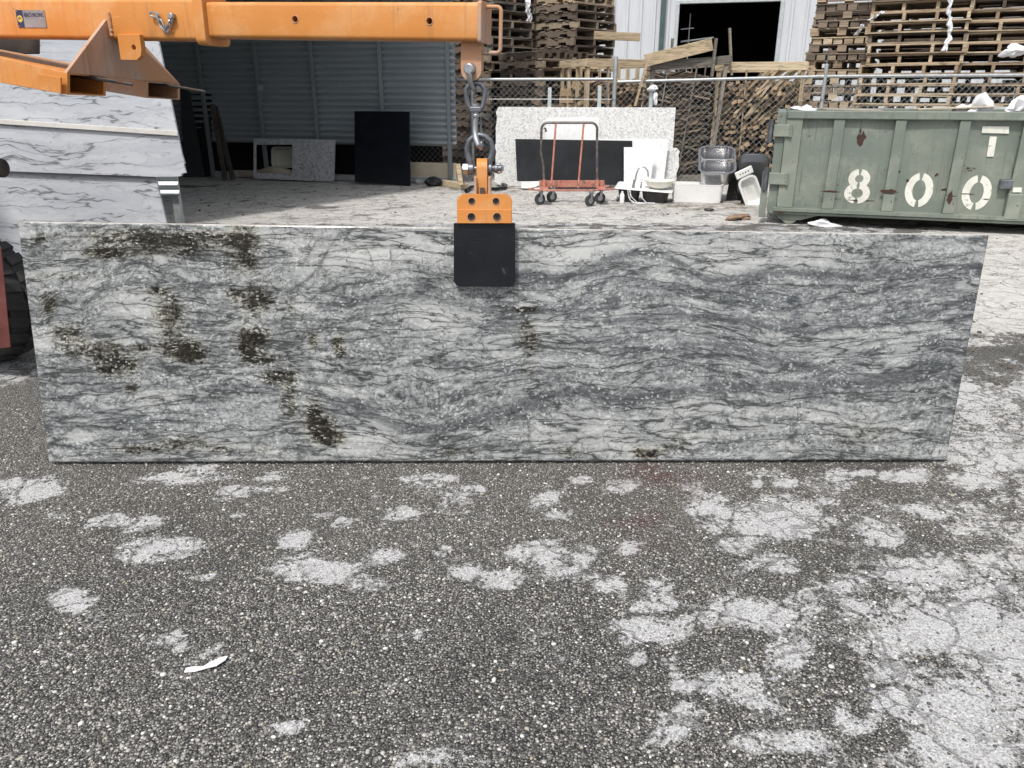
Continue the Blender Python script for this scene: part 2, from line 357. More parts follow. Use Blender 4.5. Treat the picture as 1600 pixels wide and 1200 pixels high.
def light_at(x, y):
    px, py, dep = proj(x, y, np.zeros_like(x)); out = np.zeros_like(x)
    wx, wy = (vnoise(x * 5, y * 5, 41, 5) - .5), (vnoise(x * 5, y * 5, 42, 5) - .5); px = px + wx * 110 / np.maximum(y, 1) * 1.6; py = py + wy * 46 / np.maximum(y, 1) * 1.6
    for cx, cy, rx, ry in PATCH:
        q = ((px - cx) / rx) ** 2 + ((py - cy) / ry) ** 2
        out = np.maximum(out, 1.12 * np.exp(-q * .72))
    right = sstep(px, 900, 1500) * sstep(py, 690, 760)
    out = np.maximum(out, right * .50)
    side = sstep(px, 1380, 1500)
    col = .80 - .42 * sstep(py, 500, 530) * sstep(py, 625, 570) - .18 * sstep(py, 600, 640)
    col = np.where((py > 355) & (py < 725), col, 0); out = np.maximum(out, side * col)
    out = np.maximum(out, .20 + .16 * (vnoise(x * .9, y * .9, 77, 2) - .5))
    out = np.where(py < 350, .74, out)
    back = sstep(py, 722, 700) * (px < 1400); out = np.maximum(out, back * .5 * sstep(py, 600, 400))
    low = sstep(px, 120, 20) * sstep(py, 545, 570) * sstep(py, 625, 600); out = np.maximum(out, low * .5)
    n = vnoise(x * 2.6, y * 2.6, 3) - .5
    return np.clip(out + n * .25, 0, 1), px, py
def smooth_axis(a, b, st, far):
    core = np.arange(a, b + 1e-6, st); g = [st]
    while sum(g) < far: g.append(g[-1] * 1.35)
    c = np.cumsum(g); return np.concatenate([a - c[::-1], core, b + c])
gx, gy = smooth_axis(-6.2, 7.0, .04, 900), smooth_axis(.9, 12.4, .04, 900)
XX, YY = np.meshgrid(gx, gy); nx, ny = len(gx), len(gy)
gv = np.stack([XX.ravel(), YY.ravel(), np.zeros(nx * ny)], 1)
ii = (np.arange(ny - 1)[:, None] * nx + np.arange(nx - 1)[None, :]).ravel()
gf = np.stack([ii, ii + 1, ii + nx + 1, ii + nx], 1)
def grid_mesh(name, v, f):
    me = bpy.data.meshes.new(name); me.vertices.add(len(v)); me.vertices.foreach_set('co', v.astype(np.float32).ravel())
    k = f.shape[1]; me.loops.add(f.size); me.loops.foreach_set('vertex_index', f.astype(np.int32).ravel())
    me.polygons.add(len(f)); me.polygons.foreach_set('loop_start', np.arange(0, f.size, k, dtype=np.int32)); me.update(); me.validate()
    return me
def put_attr(me, name, a): me.attributes.new(name, 'FLOAT', 'POINT').data.foreach_set('value', np.asarray(a, np.float32).ravel())
gme = grid_mesh('yard_ground', gv, gf)
la, gpx, gpy = light_at(XX.ravel(), YY.ravel())
put_attr(gme, 'worn', la)
pale = np.where(gpy < 350, .75, 0) + np.where((gpy >= 350) & (gpy < 900), sstep(gpx, 1380, 1500) * (.75 - .55 * sstep(gpy, 480, 620)), 0)
put_attr(gme, 'pale', pale)
put_attr(gme, 'red_stain', 1.3 * np.exp(-(((gpx - 1030) / 60) ** 2 + ((gpy - 748) / 20) ** 2)) + 1.0 * np.exp(-(((gpx - 1000) / 50) ** 2 + ((gpy - 822) / 13) ** 2)) + .5 * np.exp(-(((gpx - 1030) / 30) ** 2 + ((gpy - 858) / 8) ** 2)))
put_attr(gme, 'tan', sstep(gpy, 1000, 740) * (gpy > 350) + np.where(gpy < 350, .9, 0))
dirt = np.exp(-(((gpx - 760) / 120) ** 2 + ((gpy - 292) / 8) ** 2)) + np.exp(-(((gpx - 1100) / 150) ** 2 + ((gpy - 322) / 7) ** 2))
stain = np.exp(-(((gpx - 505) / 28) ** 2 + ((gpy - 323) / 3) ** 2)) + .7 * np.exp(-(((gpx - 300) / 60) ** 2 + ((gpy - 291) / 3) ** 2)) + .4 * np.exp(-(((gpx - 690) / 30) ** 2 + ((gpy - 325) / 4) ** 2))
put_attr(gme, 'dirt', np.clip(dirt, 0, 1)); put_attr(gme, 'stain', np.clip(stain, 0, 1))
def ground_mat():
    t = NT('worn_asphalt'); v = t.coord(); lt, pl, rd, tn, dt, st = (t.attr(k) for k in ('worn', 'pale', 'red_stain', 'tan', 'dirt', 'stain'))
    wv = t.vadd(v, t.scale(t.noise(v, 40, 2, out='Color'), .006))
    cell = t.n('SeparateColor', 0, None, Color=t.vor(wv, 165, 'Color')); d = t.vor(wv, 165)
    cell2 = t.n('SeparateColor', 1, None, Color=t.vor(wv, 360, 'Color')); d2 = t.vor(wv, 360)
    stone = t.ramp(cell, [(0, (.034, .034, .034)), (.34, (.070, .069, .067)), (.56, (.145, .141, .133)), (.76, (.27, .263, .245)), (.90, (.43, .42, .395)), (1, (.62, .61, .59))])
    stone = t.mix(t.step(d, .32, .60), stone, (.026, .0255, .025))
    s2 = t.ramp(cell2, [(0, (.034, .034, .034)), (.5, (.085, .083, .08)), (.82, (.235, .228, .215)), (1, (.47, .46, .44))])
    stone = t.mix(t.step(cell, .5, .2), stone, s2)
    big = t.noise(v, 1.3, 5, .6)
    stone = t.mix(t.math('MULTIPLY', t.step(big, .50, .66), .50), stone, (.026, .026, .027))
    stone = t.mix(t.math('MULTIPLY', tn, .16), stone, (.23, .215, .185))
    # worn pale mortar skin
    n9 = t.noise(v, 6, 8, .72); n70 = t.noise(v, 48, 5, .8)
    e = t.math('ADD', t.math('MULTIPLY', t.math('SUBTRACT', n9, .5), 1.0), t.math('MULTIPLY', t.math('SUBTRACT', n70, .5), .8))
    wk = t.vadd(v, t.scale(t.vadd(t.noise(v, 9, 5, .65, out='Color'), (-.5, -.5, -.5)), .16))
    kr = t.n('SeparateColor', 0, None, Color=t.vor(wk, 7.5, 'Color')); ke = t.vor(wk, 7.5, 'Distance', 'DISTANCE_TO_EDGE')
    q = t.math('ADD', t.math('ADD', lt, e), t.math('MULTIPLY', t.math('SUBTRACT', kr, .5), .34))
    m = t.step(q, .44, .59)
    open_ = t.step(t.math('ADD', ke, t.math('MULTIPLY', t.math('SUBTRACT', n70, .5), .26)), .0, .055)
    m = t.math('MULTIPLY', m, t.math('MAXIMUM', t.math('MAXIMUM', open_, t.step(lt, .80, .98)), pl))
    fine = t.noise(v, 150, 4, .8)
    skin = t.ramp(fine, [(.28, (.16, .16, .16)), (.40, (.34, .34, .345)), (.54, (.50, .50, .505)), (.70, (.68, .68, .68))])
    skin = t.mix(t.math('MULTIPLY', t.step(cell, .72, .92), .45), skin, stone)
    skin = t.mix(t.math('MULTIPLY', t.math('MULTIPLY', t.step(cell2, .70, .9), .5), t.math('SUBTRACT', 1, pl)), skin, (.06, .06, .06))
    warm = t.ramp(fine, [(.28, (.40, .38, .34)), (.5, (.60, .57, .51)), (.72, (.76, .73, .67))])
    skin = t.mix(t.math('MULTIPLY', pl, .62), skin, warm)
    m = t.math('MULTIPLY', m, t.math('SUBTRACT', 1, t.math('MULTIPLY', t.step(t.noise(v, 22, 6, .75), .55, .68), .5)))
    col = t.mix(m, stone, skin)
    sty = t.math('MULTIPLY', t.math('MULTIPLY', t.step(t.noise(t.scale(v, (.5, 1.4, 1)), 2.2, 7, .68), .50, .66), pl), .55); col = t.mix(sty, col, t.mix(.5, col, (.12, .112, .10)))
    # cracks
    wc = t.vadd(v, t.scale(t.noise(v, 3.5, 5, .6, out='Color'), .35))
    ck = t.vor(wc, 3.2, 'Distance', 'DISTANCE_TO_EDGE'); ck2 = t.vor(wc, 7.5, 'Distance', 'DISTANCE_TO_EDGE')
    cr = t.math('MAXIMUM', t.step(ck, .030, .006), t.math('MULTIPLY', t.step(ck2, .035, .008), t.step(t.noise(v, 1.7, 2), .48, .58)))
    cr = t.math('MULTIPLY', cr, t.math('MAXIMUM', t.math('MULTIPLY', pl, .62), t.math('MULTIPLY', t.step(lt, .2, .5), .45)), clamp=True)
    col = t.mix(t.math('MULTIPLY', cr, t.step(n9, .36, .5)), col, (.04, .037, .034))
    col = t.mix(t.math('MULTIPLY', rd, t.step(n9, .36, .6), clamp=True), col, t.mix(.6, stone, (.085, .016, .014)))
    col = t.mix(t.math('MULTIPLY', dt, t.step(t.noise(v, 7, 6, .7), .40, .62), clamp=True), col, t.ramp(fine, [(.35, (.07, .055, .038)), (.7, (.19, .15, .105))]))
    col = t.mix(t.math('MULTIPLY', t.step(t.math('ADD', st, t.math('MULTIPLY', e, .3)), .35, .55), .75), col, (.06, .057, .055))
    t.set(Base_Color=col, Roughness=.82, Specular_IOR_Level=.3)
    h = t.math('ADD', t.math('MULTIPLY', t.math('MULTIPLY', t.math('SUBTRACT', .7, d), t.math('SUBTRACT', 1.15, m)), 1.0), t.math('MULTIPLY', fine, .35))
    h = t.math('SUBTRACT', h, t.math('MULTIPLY', cr, 1.4))
    t.bump(h, .9, .007); return t.m
gme.materials.append(ground_mat())
tag(link('ground', gme), kind='structure')

# loose and half-bedded aggregate in the foreground
def pebbles():
    rs = np.random.RandomState(5)
    bm = bmesh.new(); bmesh.ops.create_icosphere(bm, subdivisions=1, radius=1); bv = np.array([p.co[:] for p in bm.verts]); bf = np.array([[q.index for q in f.verts] for f in bm.faces]); bm.free()
    N = 92000; y = 1.06 + 1.85 * rs.rand(N) ** 1.15; x = (rs.rand(N) * 2 - 1) * (y * .70 + .35)
    l, px, py = light_at(x, y)
    keep = (px > -60) & (px < 1660) & (py < 1260) & (rs.rand(N) > l * .93); keep &= (vnoise(x * 3, y * 3, 9) > .36) | (rs.rand(N) < .45)
    x, y = x[keep], y[keep]; n = len(x)
    r = .0016 + .0029 * rs.rand(n) ** 2.2 + .0022 * (rs.rand(n) < .03)
    sc = np.stack([r * (.8 + .6 * rs.rand(n)), r * (.8 + .5 * rs.rand(n)), r * (.45 + .3 * rs.rand(n))], 1)
    jit = 1 + .22 * (rs.rand(n, len(bv), 3) - .5)
    v = bv[None] * jit * sc[:, None, :]; a = rs.rand(n) * 6.283; c, s = np.cos(a)[:, None], np.sin(a)[:, None]
    v = np.stack([v[..., 0] * c - v[..., 1] * s + x[:, None], v[..., 0] * s + v[..., 1] * c + y[:, None], v[..., 2] + sc[:, 2][:, None] * .25], 2)
    f = bf[None] + (np.arange(n) * len(bv))[:, None, None]
    me = grid_mesh('aggregate', v.reshape(-1, 3), f.reshape(-1, 3))
    me.polygons.foreach_set('use_smooth', np.ones(len(me.polygons), bool))
    t = NT('aggregate_stone'); rr = t.n('NewGeometry', 'Random Per Island')
    col = t.ramp(rr, [(0, (.04, .04, .04)), (.30, (.085, .083, .08)), (.52, (.18, .175, .165)), (.74, (.32, .31, .29)), (.88, (.46, .45, .425)), (.945, (.34, .295, .22)), (.955, (.58, .575, .555)), (1, (.74, .735, .715))])
    col = t.mix(t.math('MULTIPLY', t.step(t.noise(t.coord(), 300, 3), .4, .7), .4), col, (.10, .095, .085))
    t.set(Base_Color=col, Roughness=.6); me.materials.append(t.m)
    tag(link('gravel', me), 'small pale stones bedded in the worn asphalt in front of the slab', 'gravel', kind='stuff')
pebbles()

# ------------------------------------------------------------------ the hung granite slab
BL, BR = G(77, 722, .012), G(1478, 718.5, .012)
BR.y = BL.y + (BR.y - BL.y)
TILT = R(4.5)
sx = (BR - BL).normalized(); sup = Vector((0, math.sin(TILT), math.cos(TILT))); sn = sx.cross(sup).normalized()   # sn points away from the camera or towards it
if sn.y > 0: sn = -sn
sup = sn.cross(sx).normalized(); sup = sup if sup.z > 0 else -sup
TL, TR = hit(28, 347, BL, sn), hit(1545, 367.5, BL, sn)
THICK = .03
def granite():
    nu, nv = 520, 140
    a, b = np.linspace(0, 1, nu), np.linspace(0, 1, nv); A, B = np.meshgrid(a, b); A, B = A.ravel()[:, None], B.ravel()[:, None]
    q = lambda p: np.array(p[:])[None]
    P = (q(BL) * (1 - A) + q(BR) * A) * (1 - B) + (q(TL) * (1 - A) + q(TR) * A) * B
    px, py, _ = proj(P[:, 0], P[:, 1], P[:, 2])
    ux, uy = px / 400., py / 400.                    # stone coordinates, about one unit to 0.83 m
    VE = [  # (polyline in the stone, strength, half width)
     ([(800,433),(835,433),(870,438),(905,426),(935,410),(960,402),(1010,398),(1050,408),(1080,425),(1112,438),(1140,438),(1180,429),(1270,426),(1330,431),(1400,424),(1460,420),(1530,415)], 1.0, 9),
     ([(500,480),(560,478),(600,472),(625,466),(680,467),(725,475),(750,483),(790,487),(840,486),(900,478),(960,476)], .8, 8),
     ([(560,640),(595,655),(625,668),(690,671),(740,660),(800,640),(860,615),(905,611),(960,622),(1010,613),(1120,600),(1250,604),(1480,590)], 1.0, 13),
     ([(452,452),(485,432),(505,405),(515,385),(530,365),(560,352)], .9, 5), ([(545,440),(580,432),(610,428),(640,421),(670,430),(715,444)], .6, 5),
     ([(560,380),(600,390),(640,415)], .45, 4), ([(565,372),(585,352)], .6, 4),
     ([(60,470),(90,440),(140,424),(215,411)], .6, 6), ([(130,480),(160,452),(200,440),(230,440),(250,455),(300,452),(350,449),(420,455)], .75, 10),
     ([(950,505),(1060,492),(1120,500),(1200,512),(1260,520),(1330,508),(1400,500),(1520,470)], .9, 8), ([(1060,535),(1150,545),(1210,565),(1290,580),(1360,590),(1430,580),(1490,560)], .8, 9),
     ([(960,440),(1060,450),(1180,470),(1300,480),(1500,470)], .45, 20), ([(980,520),(1040,530),(1160,560),(1200,580)], .5, 8),
     ([(480,700),(520,660),(500,620),(480,560)], .35, 10), ([(90,620),(200,606),(330,600),(430,606)], .5, 9), ([(970,660),(1020,690),(1060,700),(1080,706)], .8, 5),
     ([(1130,640),(1150,690),(1175,715)], .5, 5), ([(1270,665),(1360,690),(1450,680),(1500,690)], .5, 7), ([(440,405),(470,395),(480,370)], .5, 5),
     ([(1060,430),(1100,395),(1110,370)], .5, 4), ([(1200,420),(1210,385),(1260,372)], .5, 6), ([(640,560),(760,570),(820,575)], .5, 10), ([(560,640),(660,650),(760,600),(840,570)], .4, 8),
     ([(900,480),(940,445),(975,420)], .5, 14), ([(450,540),(520,500),(600,490)], .5, 10), ([(1400,640),(1480,620)], .6, 6), ([(1480,600),(1500,560)], .4, 8)]
    vein = np.zeros(len(px)); warp = np.zeros(len(px)); wob = (vnoise(ux * 6, uy * 6, 21, 3) - .5) * 14
    for pl, st, wd in VE:
        dm = np.full(len(px), 1e9)
        for (x0, y0), (x1, y1) in zip(pl[:-1], pl[1:]):
            L2 = (x1 - x0) ** 2 + (y1 - y0) ** 2; t = np.clip(((px - x0) * (x1 - x0) + (py + wob - y0) * (y1 - y0)) / L2, 0, 1)
            dm = np.minimum(dm, np.hypot(px - x0 - t * (x1 - x0), py + wob - y0 - t * (y1 - y0)))
        vein = np.maximum(vein, st * np.exp(-(dm / (wd * .8)) ** 2 * .8)); 
        if pl[-1][0] - pl[0][0] > 150:
            xs, ys = [p[0] for p in pl], [p[1] for p in pl]; c = np.interp(px, xs, ys); base = np.mean(ys)
            fade = np.exp(-np.maximum(0, np.maximum(xs[0] - px, px - xs[-1])) / 60.)
            warp += (c - base) * np.exp(-((py - c) / 60.) ** 2) * fade * .35
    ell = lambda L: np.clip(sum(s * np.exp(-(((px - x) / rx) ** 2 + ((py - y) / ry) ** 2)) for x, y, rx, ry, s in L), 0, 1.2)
    dark = ell([(200,372,80,16,.7),(160,395,26,6,.6),(165,398,40,9,.6),(270,385,60,22,.55),(380,378,26,30,.95),(385,415,26,16,.45),(75,472,12,20,.9),(265,495,26,36,.75),(245,455,18,6,.8),(400,470,32,24,.8),(365,458,14,8,.8),  # where dark surroundings reflect in the polish, painted as colour
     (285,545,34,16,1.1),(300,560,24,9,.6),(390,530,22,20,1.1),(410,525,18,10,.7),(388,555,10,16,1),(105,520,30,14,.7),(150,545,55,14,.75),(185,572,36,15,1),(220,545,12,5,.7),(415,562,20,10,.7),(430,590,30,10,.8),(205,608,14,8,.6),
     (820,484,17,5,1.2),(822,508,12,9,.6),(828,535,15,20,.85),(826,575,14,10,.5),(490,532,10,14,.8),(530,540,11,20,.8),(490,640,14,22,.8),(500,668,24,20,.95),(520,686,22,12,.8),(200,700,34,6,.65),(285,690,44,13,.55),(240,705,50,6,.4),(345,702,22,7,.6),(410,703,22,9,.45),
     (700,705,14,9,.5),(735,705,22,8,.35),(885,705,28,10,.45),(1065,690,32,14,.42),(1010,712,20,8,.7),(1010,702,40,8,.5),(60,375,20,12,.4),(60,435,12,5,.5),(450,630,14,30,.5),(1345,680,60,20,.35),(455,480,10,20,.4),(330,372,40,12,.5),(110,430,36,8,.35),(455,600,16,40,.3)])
    lite = ell([(215,480,50,34,.85),(250,500,30,20,.6),(610,385,75,30,.9),(540,395,60,34,.7),(700,375,60,34,.75),(690,498,44,26,1),(635,485,40,24,.6),(860,390,60,28,.7),(900,400,60,22,.8),(950,375,50,18,.7),(1100,390,70,34,1),(1150,405,40,24,.8),(1020,370,60,14,.7),(1230,395,60,26,.7),(1320,390,70,24,.5),
     (1275,485,22,14,.8),(1470,480,14,10,.8),(1000,495,50,12,.5),(1330,525,50,18,.6),(1250,540,60,12,.5),(935,660,60,16,.6),(945,690,50,26,.8),(1000,690,40,20,.6),(560,692,70,20,.9),(590,660,30,18,.7),(250,620,60,14,.8),(330,612,30,7,.8),(120,400,20,12,.7),(75,420,30,14,.7),(450,372,40,22,.6),(470,420,40,30,.5),
     (840,520,20,12,.6),(860,565,30,10,.5),(790,605,40,16,.5),(1420,520,40,14,.5),(1100,530,50,14,.4),(850,500,14,10,.6),(1380,660,80,20,.4),(1080,600,50,14,.4),(700,585,60,12,.35),(1180,640,60,16,.4),(140,660,40,12,.3),(380,660,60,20,.4),(1460,380,60,14,.4),(1280,650,60,12,.4)])
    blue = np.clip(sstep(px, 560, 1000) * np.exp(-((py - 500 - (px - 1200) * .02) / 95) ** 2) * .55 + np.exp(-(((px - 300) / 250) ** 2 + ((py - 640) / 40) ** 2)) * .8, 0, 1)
    i0 = (np.arange(nv - 1)[:, None] * nu + np.arange(nu - 1)[None, :]).ravel()
    front = np.stack([i0, i0 + 1, i0 + nu + 1, i0 + nu], 1)
    nb = len(P); back = -np.array(sn[:]) * THICK
    edge = np.concatenate([np.arange(nu), np.arange(1, nv) * nu + nu - 1, (nv - 1) * nu + np.arange(nu - 2, -1, -1), np.arange(nv - 2, 0, -1) * nu])
    P2 = np.concatenate([P, P[edge] + back]); ne = len(edge); k = np.arange(ne); k1 = (k + 1) % ne
    side = np.stack([edge[k], nb + k, nb + k1, edge[k1]], 1)
    me = grid_mesh('granite_slab', P2, np.concatenate([front, side]))
    bf = bmesh.new(); bf.from_mesh(me); bf.verts.ensure_lookup_table(); bf.faces.new([bf.verts[nb + j] for j in range(ne)][::-1]); bmesh.ops.recalc_face_normals(bf, faces=bf.faces); bf.to_mesh(me); bf.free()
    pad = lambda z: np.concatenate([z, z[edge]])
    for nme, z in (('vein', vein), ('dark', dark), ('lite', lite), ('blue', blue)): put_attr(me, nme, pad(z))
    uv = np.stack([ux, uy - warp / 400., np.zeros(len(ux))], 1); uv = np.concatenate([uv, uv[edge] + np.array([0, 0, .05])])
    me.attributes.new('stone', 'FLOAT_VECTOR', 'POINT').data.foreach_set('vector', uv.astype(np.float32).ravel())
    mi = np.zeros(len(me.polygons), np.int32); mi[len(front):] = 1
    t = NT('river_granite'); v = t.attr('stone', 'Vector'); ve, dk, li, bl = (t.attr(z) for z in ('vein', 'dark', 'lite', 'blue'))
    cen = lambda q: t.vadd(q, (-.5, -.5, -.5))
    v = t.vadd(v, t.scale(cen(t.noise(t.scale(v, (1.3, 2.2, 1)), 1.6, 5, .6, out='Color')), (.08, .07, 0)))
    v2 = t.vadd(v, t.scale(cen(t.noise(v, 30, 3, .6, out='Color')), (.010, .010, 0)))
    half = lambda q, k: t.math('MULTIPLY', t.math('SUBTRACT', q, .5), k)
    nA = t.noise(t.scale(v, (1.6, 5, 1)), 1.5, 5, .6); nB = t.noise(t.scale(v2, (7, 34, 1)), 1.4, 8, .72); nC = t.noise(t.scale(v2, (1, 1.4, 1)), 70, 5, .85); nD = t.noise(t.scale(v2, (3, 8, 1)), 2.2, 9, .70); nE = t.noise(v, 6.5, 9, .70); nF = t.noise(t.scale(v2, (1, 1.5, 1)), 26, 6, .75)
    ce = t.scale(v2, (1, 1.5, 1))
    def cells(sc):
        r = t.n('SeparateColor', 0, None, Color=t.vor(ce, sc, 'Color')); e = t.vor(ce, sc, 'Distance', 'DISTANCE_TO_EDGE'); return r, e
    ra, ea = cells(34); rb, eb = cells(95)
    wl = t.vadd(v, t.scale(cen(t.noise(v, 5, 5, .65, out='Color')), (.10, .07, 0))); lr = t.n('SeparateColor', 0, None, Color=t.vor(t.scale(wl, (1, 1.9, 1)), 6.5, 'Color')); le = t.vor(t.scale(wl, (1, 1.9, 1)), 6.5, 'Distance', 'DISTANCE_TO_EDGE')
    lump = t.math('MULTIPLY', t.math('MULTIPLY', t.step(lr, .58, .82), t.step(le, .02, .16)), t.step(ve, .5, .1)); li = t.math('MAXIMUM', li, t.math('MULTIPLY', lump, .62))
    calm = t.math('SUBTRACT', 1, t.math('MULTIPLY', li, .62), clamp=True)
    fine = t.math('ADD', t.math('ADD', half(nB, .80), half(nC, .85)), t.math('ADD', half(rb, .16), half(nF, .60)))
    fine = t.math('ADD', t.math('ADD', fine, half(nD, .55)), half(ra, .06))
    s = t.math('ADD', t.math('ADD', .50, half(nA, .38)), t.math('MULTIPLY', fine, calm)); s = t.math('ADD', s, t.math('MULTIPLY', li, .21))
    vs = t.math('MULTIPLY', ve, t.math('ADD', .5, half(nD, 2.6), clamp=True)); s = t.math('SUBTRACT', s, t.math('MULTIPLY', vs, .20)); s = t.math('SUBTRACT', s, t.math('MULTIPLY', bl, .03))
    col = t.ramp(s, [(.20, (.030, .032, .033)), (.33, (.098, .103, .106)), (.42, (.185, .193, .196)), (.50, (.270, .280, .280)), (.58, (.355, .366, .362)), (.70, (.455, .465, .456)), (.88, (.58, .585, .572))])
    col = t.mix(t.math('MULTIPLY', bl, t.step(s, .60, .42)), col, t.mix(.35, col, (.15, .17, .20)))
    # fine dark veins, most of them running along the stone
    def ridge(q, w_): return t.step(t.math('ABSOLUTE', t.math('SUBTRACT', q, .5)), w_, 0.)
    def seam(q, w_, gate, a, b, k): return t.math('MULTIPLY', t.math('MULTIPLY', ridge(q, w_), t.step(gate, a, b)), k)
    dk_ = (.050, .053, .054)
    h1 = t.noise(t.scale(v2, (.9, 8, 1)), 1.6, 4, .52); h2 = t.noise(t.scale(v2, (2.2, 20, 1)), 1.5, 5, .58); h3 = t.noise(t.scale(v2, (.7, 4.2, 1)), 1.7, 5, .55)
    soft = t.math('MAXIMUM', t.math('MULTIPLY', ridge(h1, .07), .30), t.math('MULTIPLY', ridge(h3, .06), .40)); col = t.mix(soft, col, (.10, .108, .118))
    for q, w_, gt, a, b, k in ((h1, .017, nF, .34, .50, .92), (h2, .020, nD, .46, .58, .8), (h3, .015, nF, .28, .46, 1.0), (nD, .010, nF, .50, .62, .6), (nE, .010, nB, .56, .42, .55), (t.noise(v2, 2.6, 7, .58), .008, nF, .36, .54, .8)):
        col = t.mix(seam(q, w_, gt, a, b, k), col, dk_)
    rim = t.math('MULTIPLY', t.math('MULTIPLY', t.step(le, .05, .0), t.step(lr, .5, .7)), t.step(nF, .40, .55)); col = t.mix(t.math('MULTIPLY', rim, .7), col, dk_)
    core = t.math('MULTIPLY', t.step(ve, .50, .92), t.step(t.math('ADD', nB, half(nC, .8)), .40, .62)); col = t.mix(t.math('MULTIPLY', core, .82), col, (.062, .067, .074))
    # dark reflections painted into the stone in brown green and black, crystal by crystal
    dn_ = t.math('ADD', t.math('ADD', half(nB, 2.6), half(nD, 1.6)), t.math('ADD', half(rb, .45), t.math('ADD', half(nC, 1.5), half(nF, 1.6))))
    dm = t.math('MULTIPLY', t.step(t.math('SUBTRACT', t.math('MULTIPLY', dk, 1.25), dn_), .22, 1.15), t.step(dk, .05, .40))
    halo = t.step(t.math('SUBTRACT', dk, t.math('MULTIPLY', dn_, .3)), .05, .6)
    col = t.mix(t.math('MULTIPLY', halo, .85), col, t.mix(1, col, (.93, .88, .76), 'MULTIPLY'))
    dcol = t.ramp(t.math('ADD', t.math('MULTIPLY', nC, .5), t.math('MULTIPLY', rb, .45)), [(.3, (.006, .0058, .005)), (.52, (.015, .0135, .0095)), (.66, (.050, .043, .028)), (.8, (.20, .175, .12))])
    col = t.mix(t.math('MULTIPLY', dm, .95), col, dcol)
    sp = t.math('MULTIPLY', t.math('MULTIPLY', t.step(rb, .80, .92), t.step(eb, .05, .16)), t.step(nE, .42, .6)); col = t.mix(t.math('MULTIPLY', sp, .55), col, (.66, .67, .66))
    t.set(Base_Color=col, Roughness=.12, Specular_IOR_Level=.5)
    me.materials.append(t.m); me.materials.append(worn('slab_edge', (.50, .45, .40), (.62, .58, .53), 30, .6, 0, .1)); me.polygons.foreach_set('material_index', mi)
    tag(link('granite_slab', me), 'long grey veined granite slab with painted dark reflections hanging from the orange clamp', 'stone slab')
granite()
# ------------------------------------------------------------------ fork-mounted jib boom
E0, E1 = U(0, 30.5, 2.95), U(756, 36, 2.50)
bx = (E1 - E0).normalized(); by = Vector((0, 0, 1)).cross(bx).normalized(); bz = bx.cross(by)      # by points away from the camera
def B(s, y=0, z=0): return E0 + bx * s + by * y + bz * z
def bs(px, py=33):                                   # length along the boom under a pixel
    return (hit(px, py, E0 - by * .055, -by) - E0).dot(bx)
boom = thing('jib_boom', 'long orange telescoping lifting boom on fork pockets above the granite slab', 'lifting boom', (E0.x, E0.y, 0))
def section(mb, s0, s1, h, wd, r=.012):
    ring = lambda s: [B(s, p.x, p.y) for p in rrect(wd, h, r, 0, 4)]
    return mb.loft([ring(s0), ring(s1)], True, True)
LB = (E1 - E0).length; s_col = bs(316)
outer = section(MB(), -.8, s_col, .120, .115).part('outer_tube', M['orange'], boom, True)
inner = section(MB(), s_col, LB - .004, .103, .10).part('inner_tube', M['orange'], boom, True)
cut = MB()
for px, py in ((461, 30), (671, 33)):
    c = hit(px, py, E0 - by * .05, -by); cut.cyl(c - by * .03, c + by * .05, .0095, 20)
drill(inner, cut)
for px, py in ((461, 30), (671, 33)):
    c = hit(px, py, E0 - by * .0505, -by); MB().tube([c + bx * .0105 * math.cos(a) + bz * .0105 * math.sin(a) for a in [k * math.pi / 10 for k in range(20)]], .0016, 6, True).part('pin_hole_rim', M['orange_dusty'], boom, True)
section(MB(), s_col - .022, s_col + .014, .148, .135, .02).part('collar', M['orange'], boom, True, .002)
section(MB(), LB - .004, LB + .008, .112, .106, .01).part('end_plate', M['orange_dusty'], boom, True, .002)
h0, h1 = [(LB + .004), (LB + .052)], None
MB().tube([B(LB + .004, 0, .043)] + [B(LB + .040, 0, .043)] + arc(B(LB + .040, 0, .031), .012, 90, 0, 4, bx, bz)[1:] + arc(B(LB + .040, 0, -.068), .012, 0, -90, 4, bx, bz) + [B(LB - .002, 0, -.080)], .0058, 10).part('handle', M['orange_dusty'], boom, True)
lug = [B(LB - .067, 0, -.05), B(LB - .067, 0, -.125)] + arc(B(LB - .035, 0, -.128), .032, 180, 360, 10, bx, bz) + [B(LB - .003, 0, -.05)]
lugo = MB().prism([p - by * .012 for p in lug], by * .024).part('hook_lug', M['orange_dusty'], boom)
LUGC = B(LB - .036, 0, -.126)
drill(lugo, MB().cyl(LUGC - by * .05, LUGC + by * .05, .017, 20))
# maker's plate
pc = hit(49, 29.5, E0 - by * .0583, -by)
def PL(u, v, d=0): return pc + bx * u + bz * v - by * d
pw, ph = .0575, .0265
plate = MB().hexa([PL(-pw, -ph), PL(pw, -ph), PL(pw, ph), PL(-pw, ph)] + [PL(-pw, -ph, .0015), PL(pw, -ph, .0015), PL(pw, ph, .0015), PL(-pw, ph, .0015)]).part('maker_plate', M['plate_steel'], boom)
def disc(mb, c, r, n, d, r0=0):
    o = [PL(c[0] + r * math.cos(2 * math.pi * k / n), c[1] + r * math.sin(2 * math.pi * k / n), d) for k in range(n)]
    return mb.prism(o, -by * .0004)
MB().hexa([PL(-pw, -ph, .0015), PL(-pw + .027, -ph, .0015), PL(-pw + .027, ph, .0015), PL(-pw, ph, .0015)] + [PL(-pw, -ph, .0018), PL(-pw + .027, -ph, .0018), PL(-pw + .027, ph, .0018), PL(-pw, ph, .0018)]).part('emblem_ground', M['plate_ink'], plate)
disc(MB(), (-.0445, 0), .0105, 24, .0018).part('emblem_ring', M['plate_yellow'], plate)
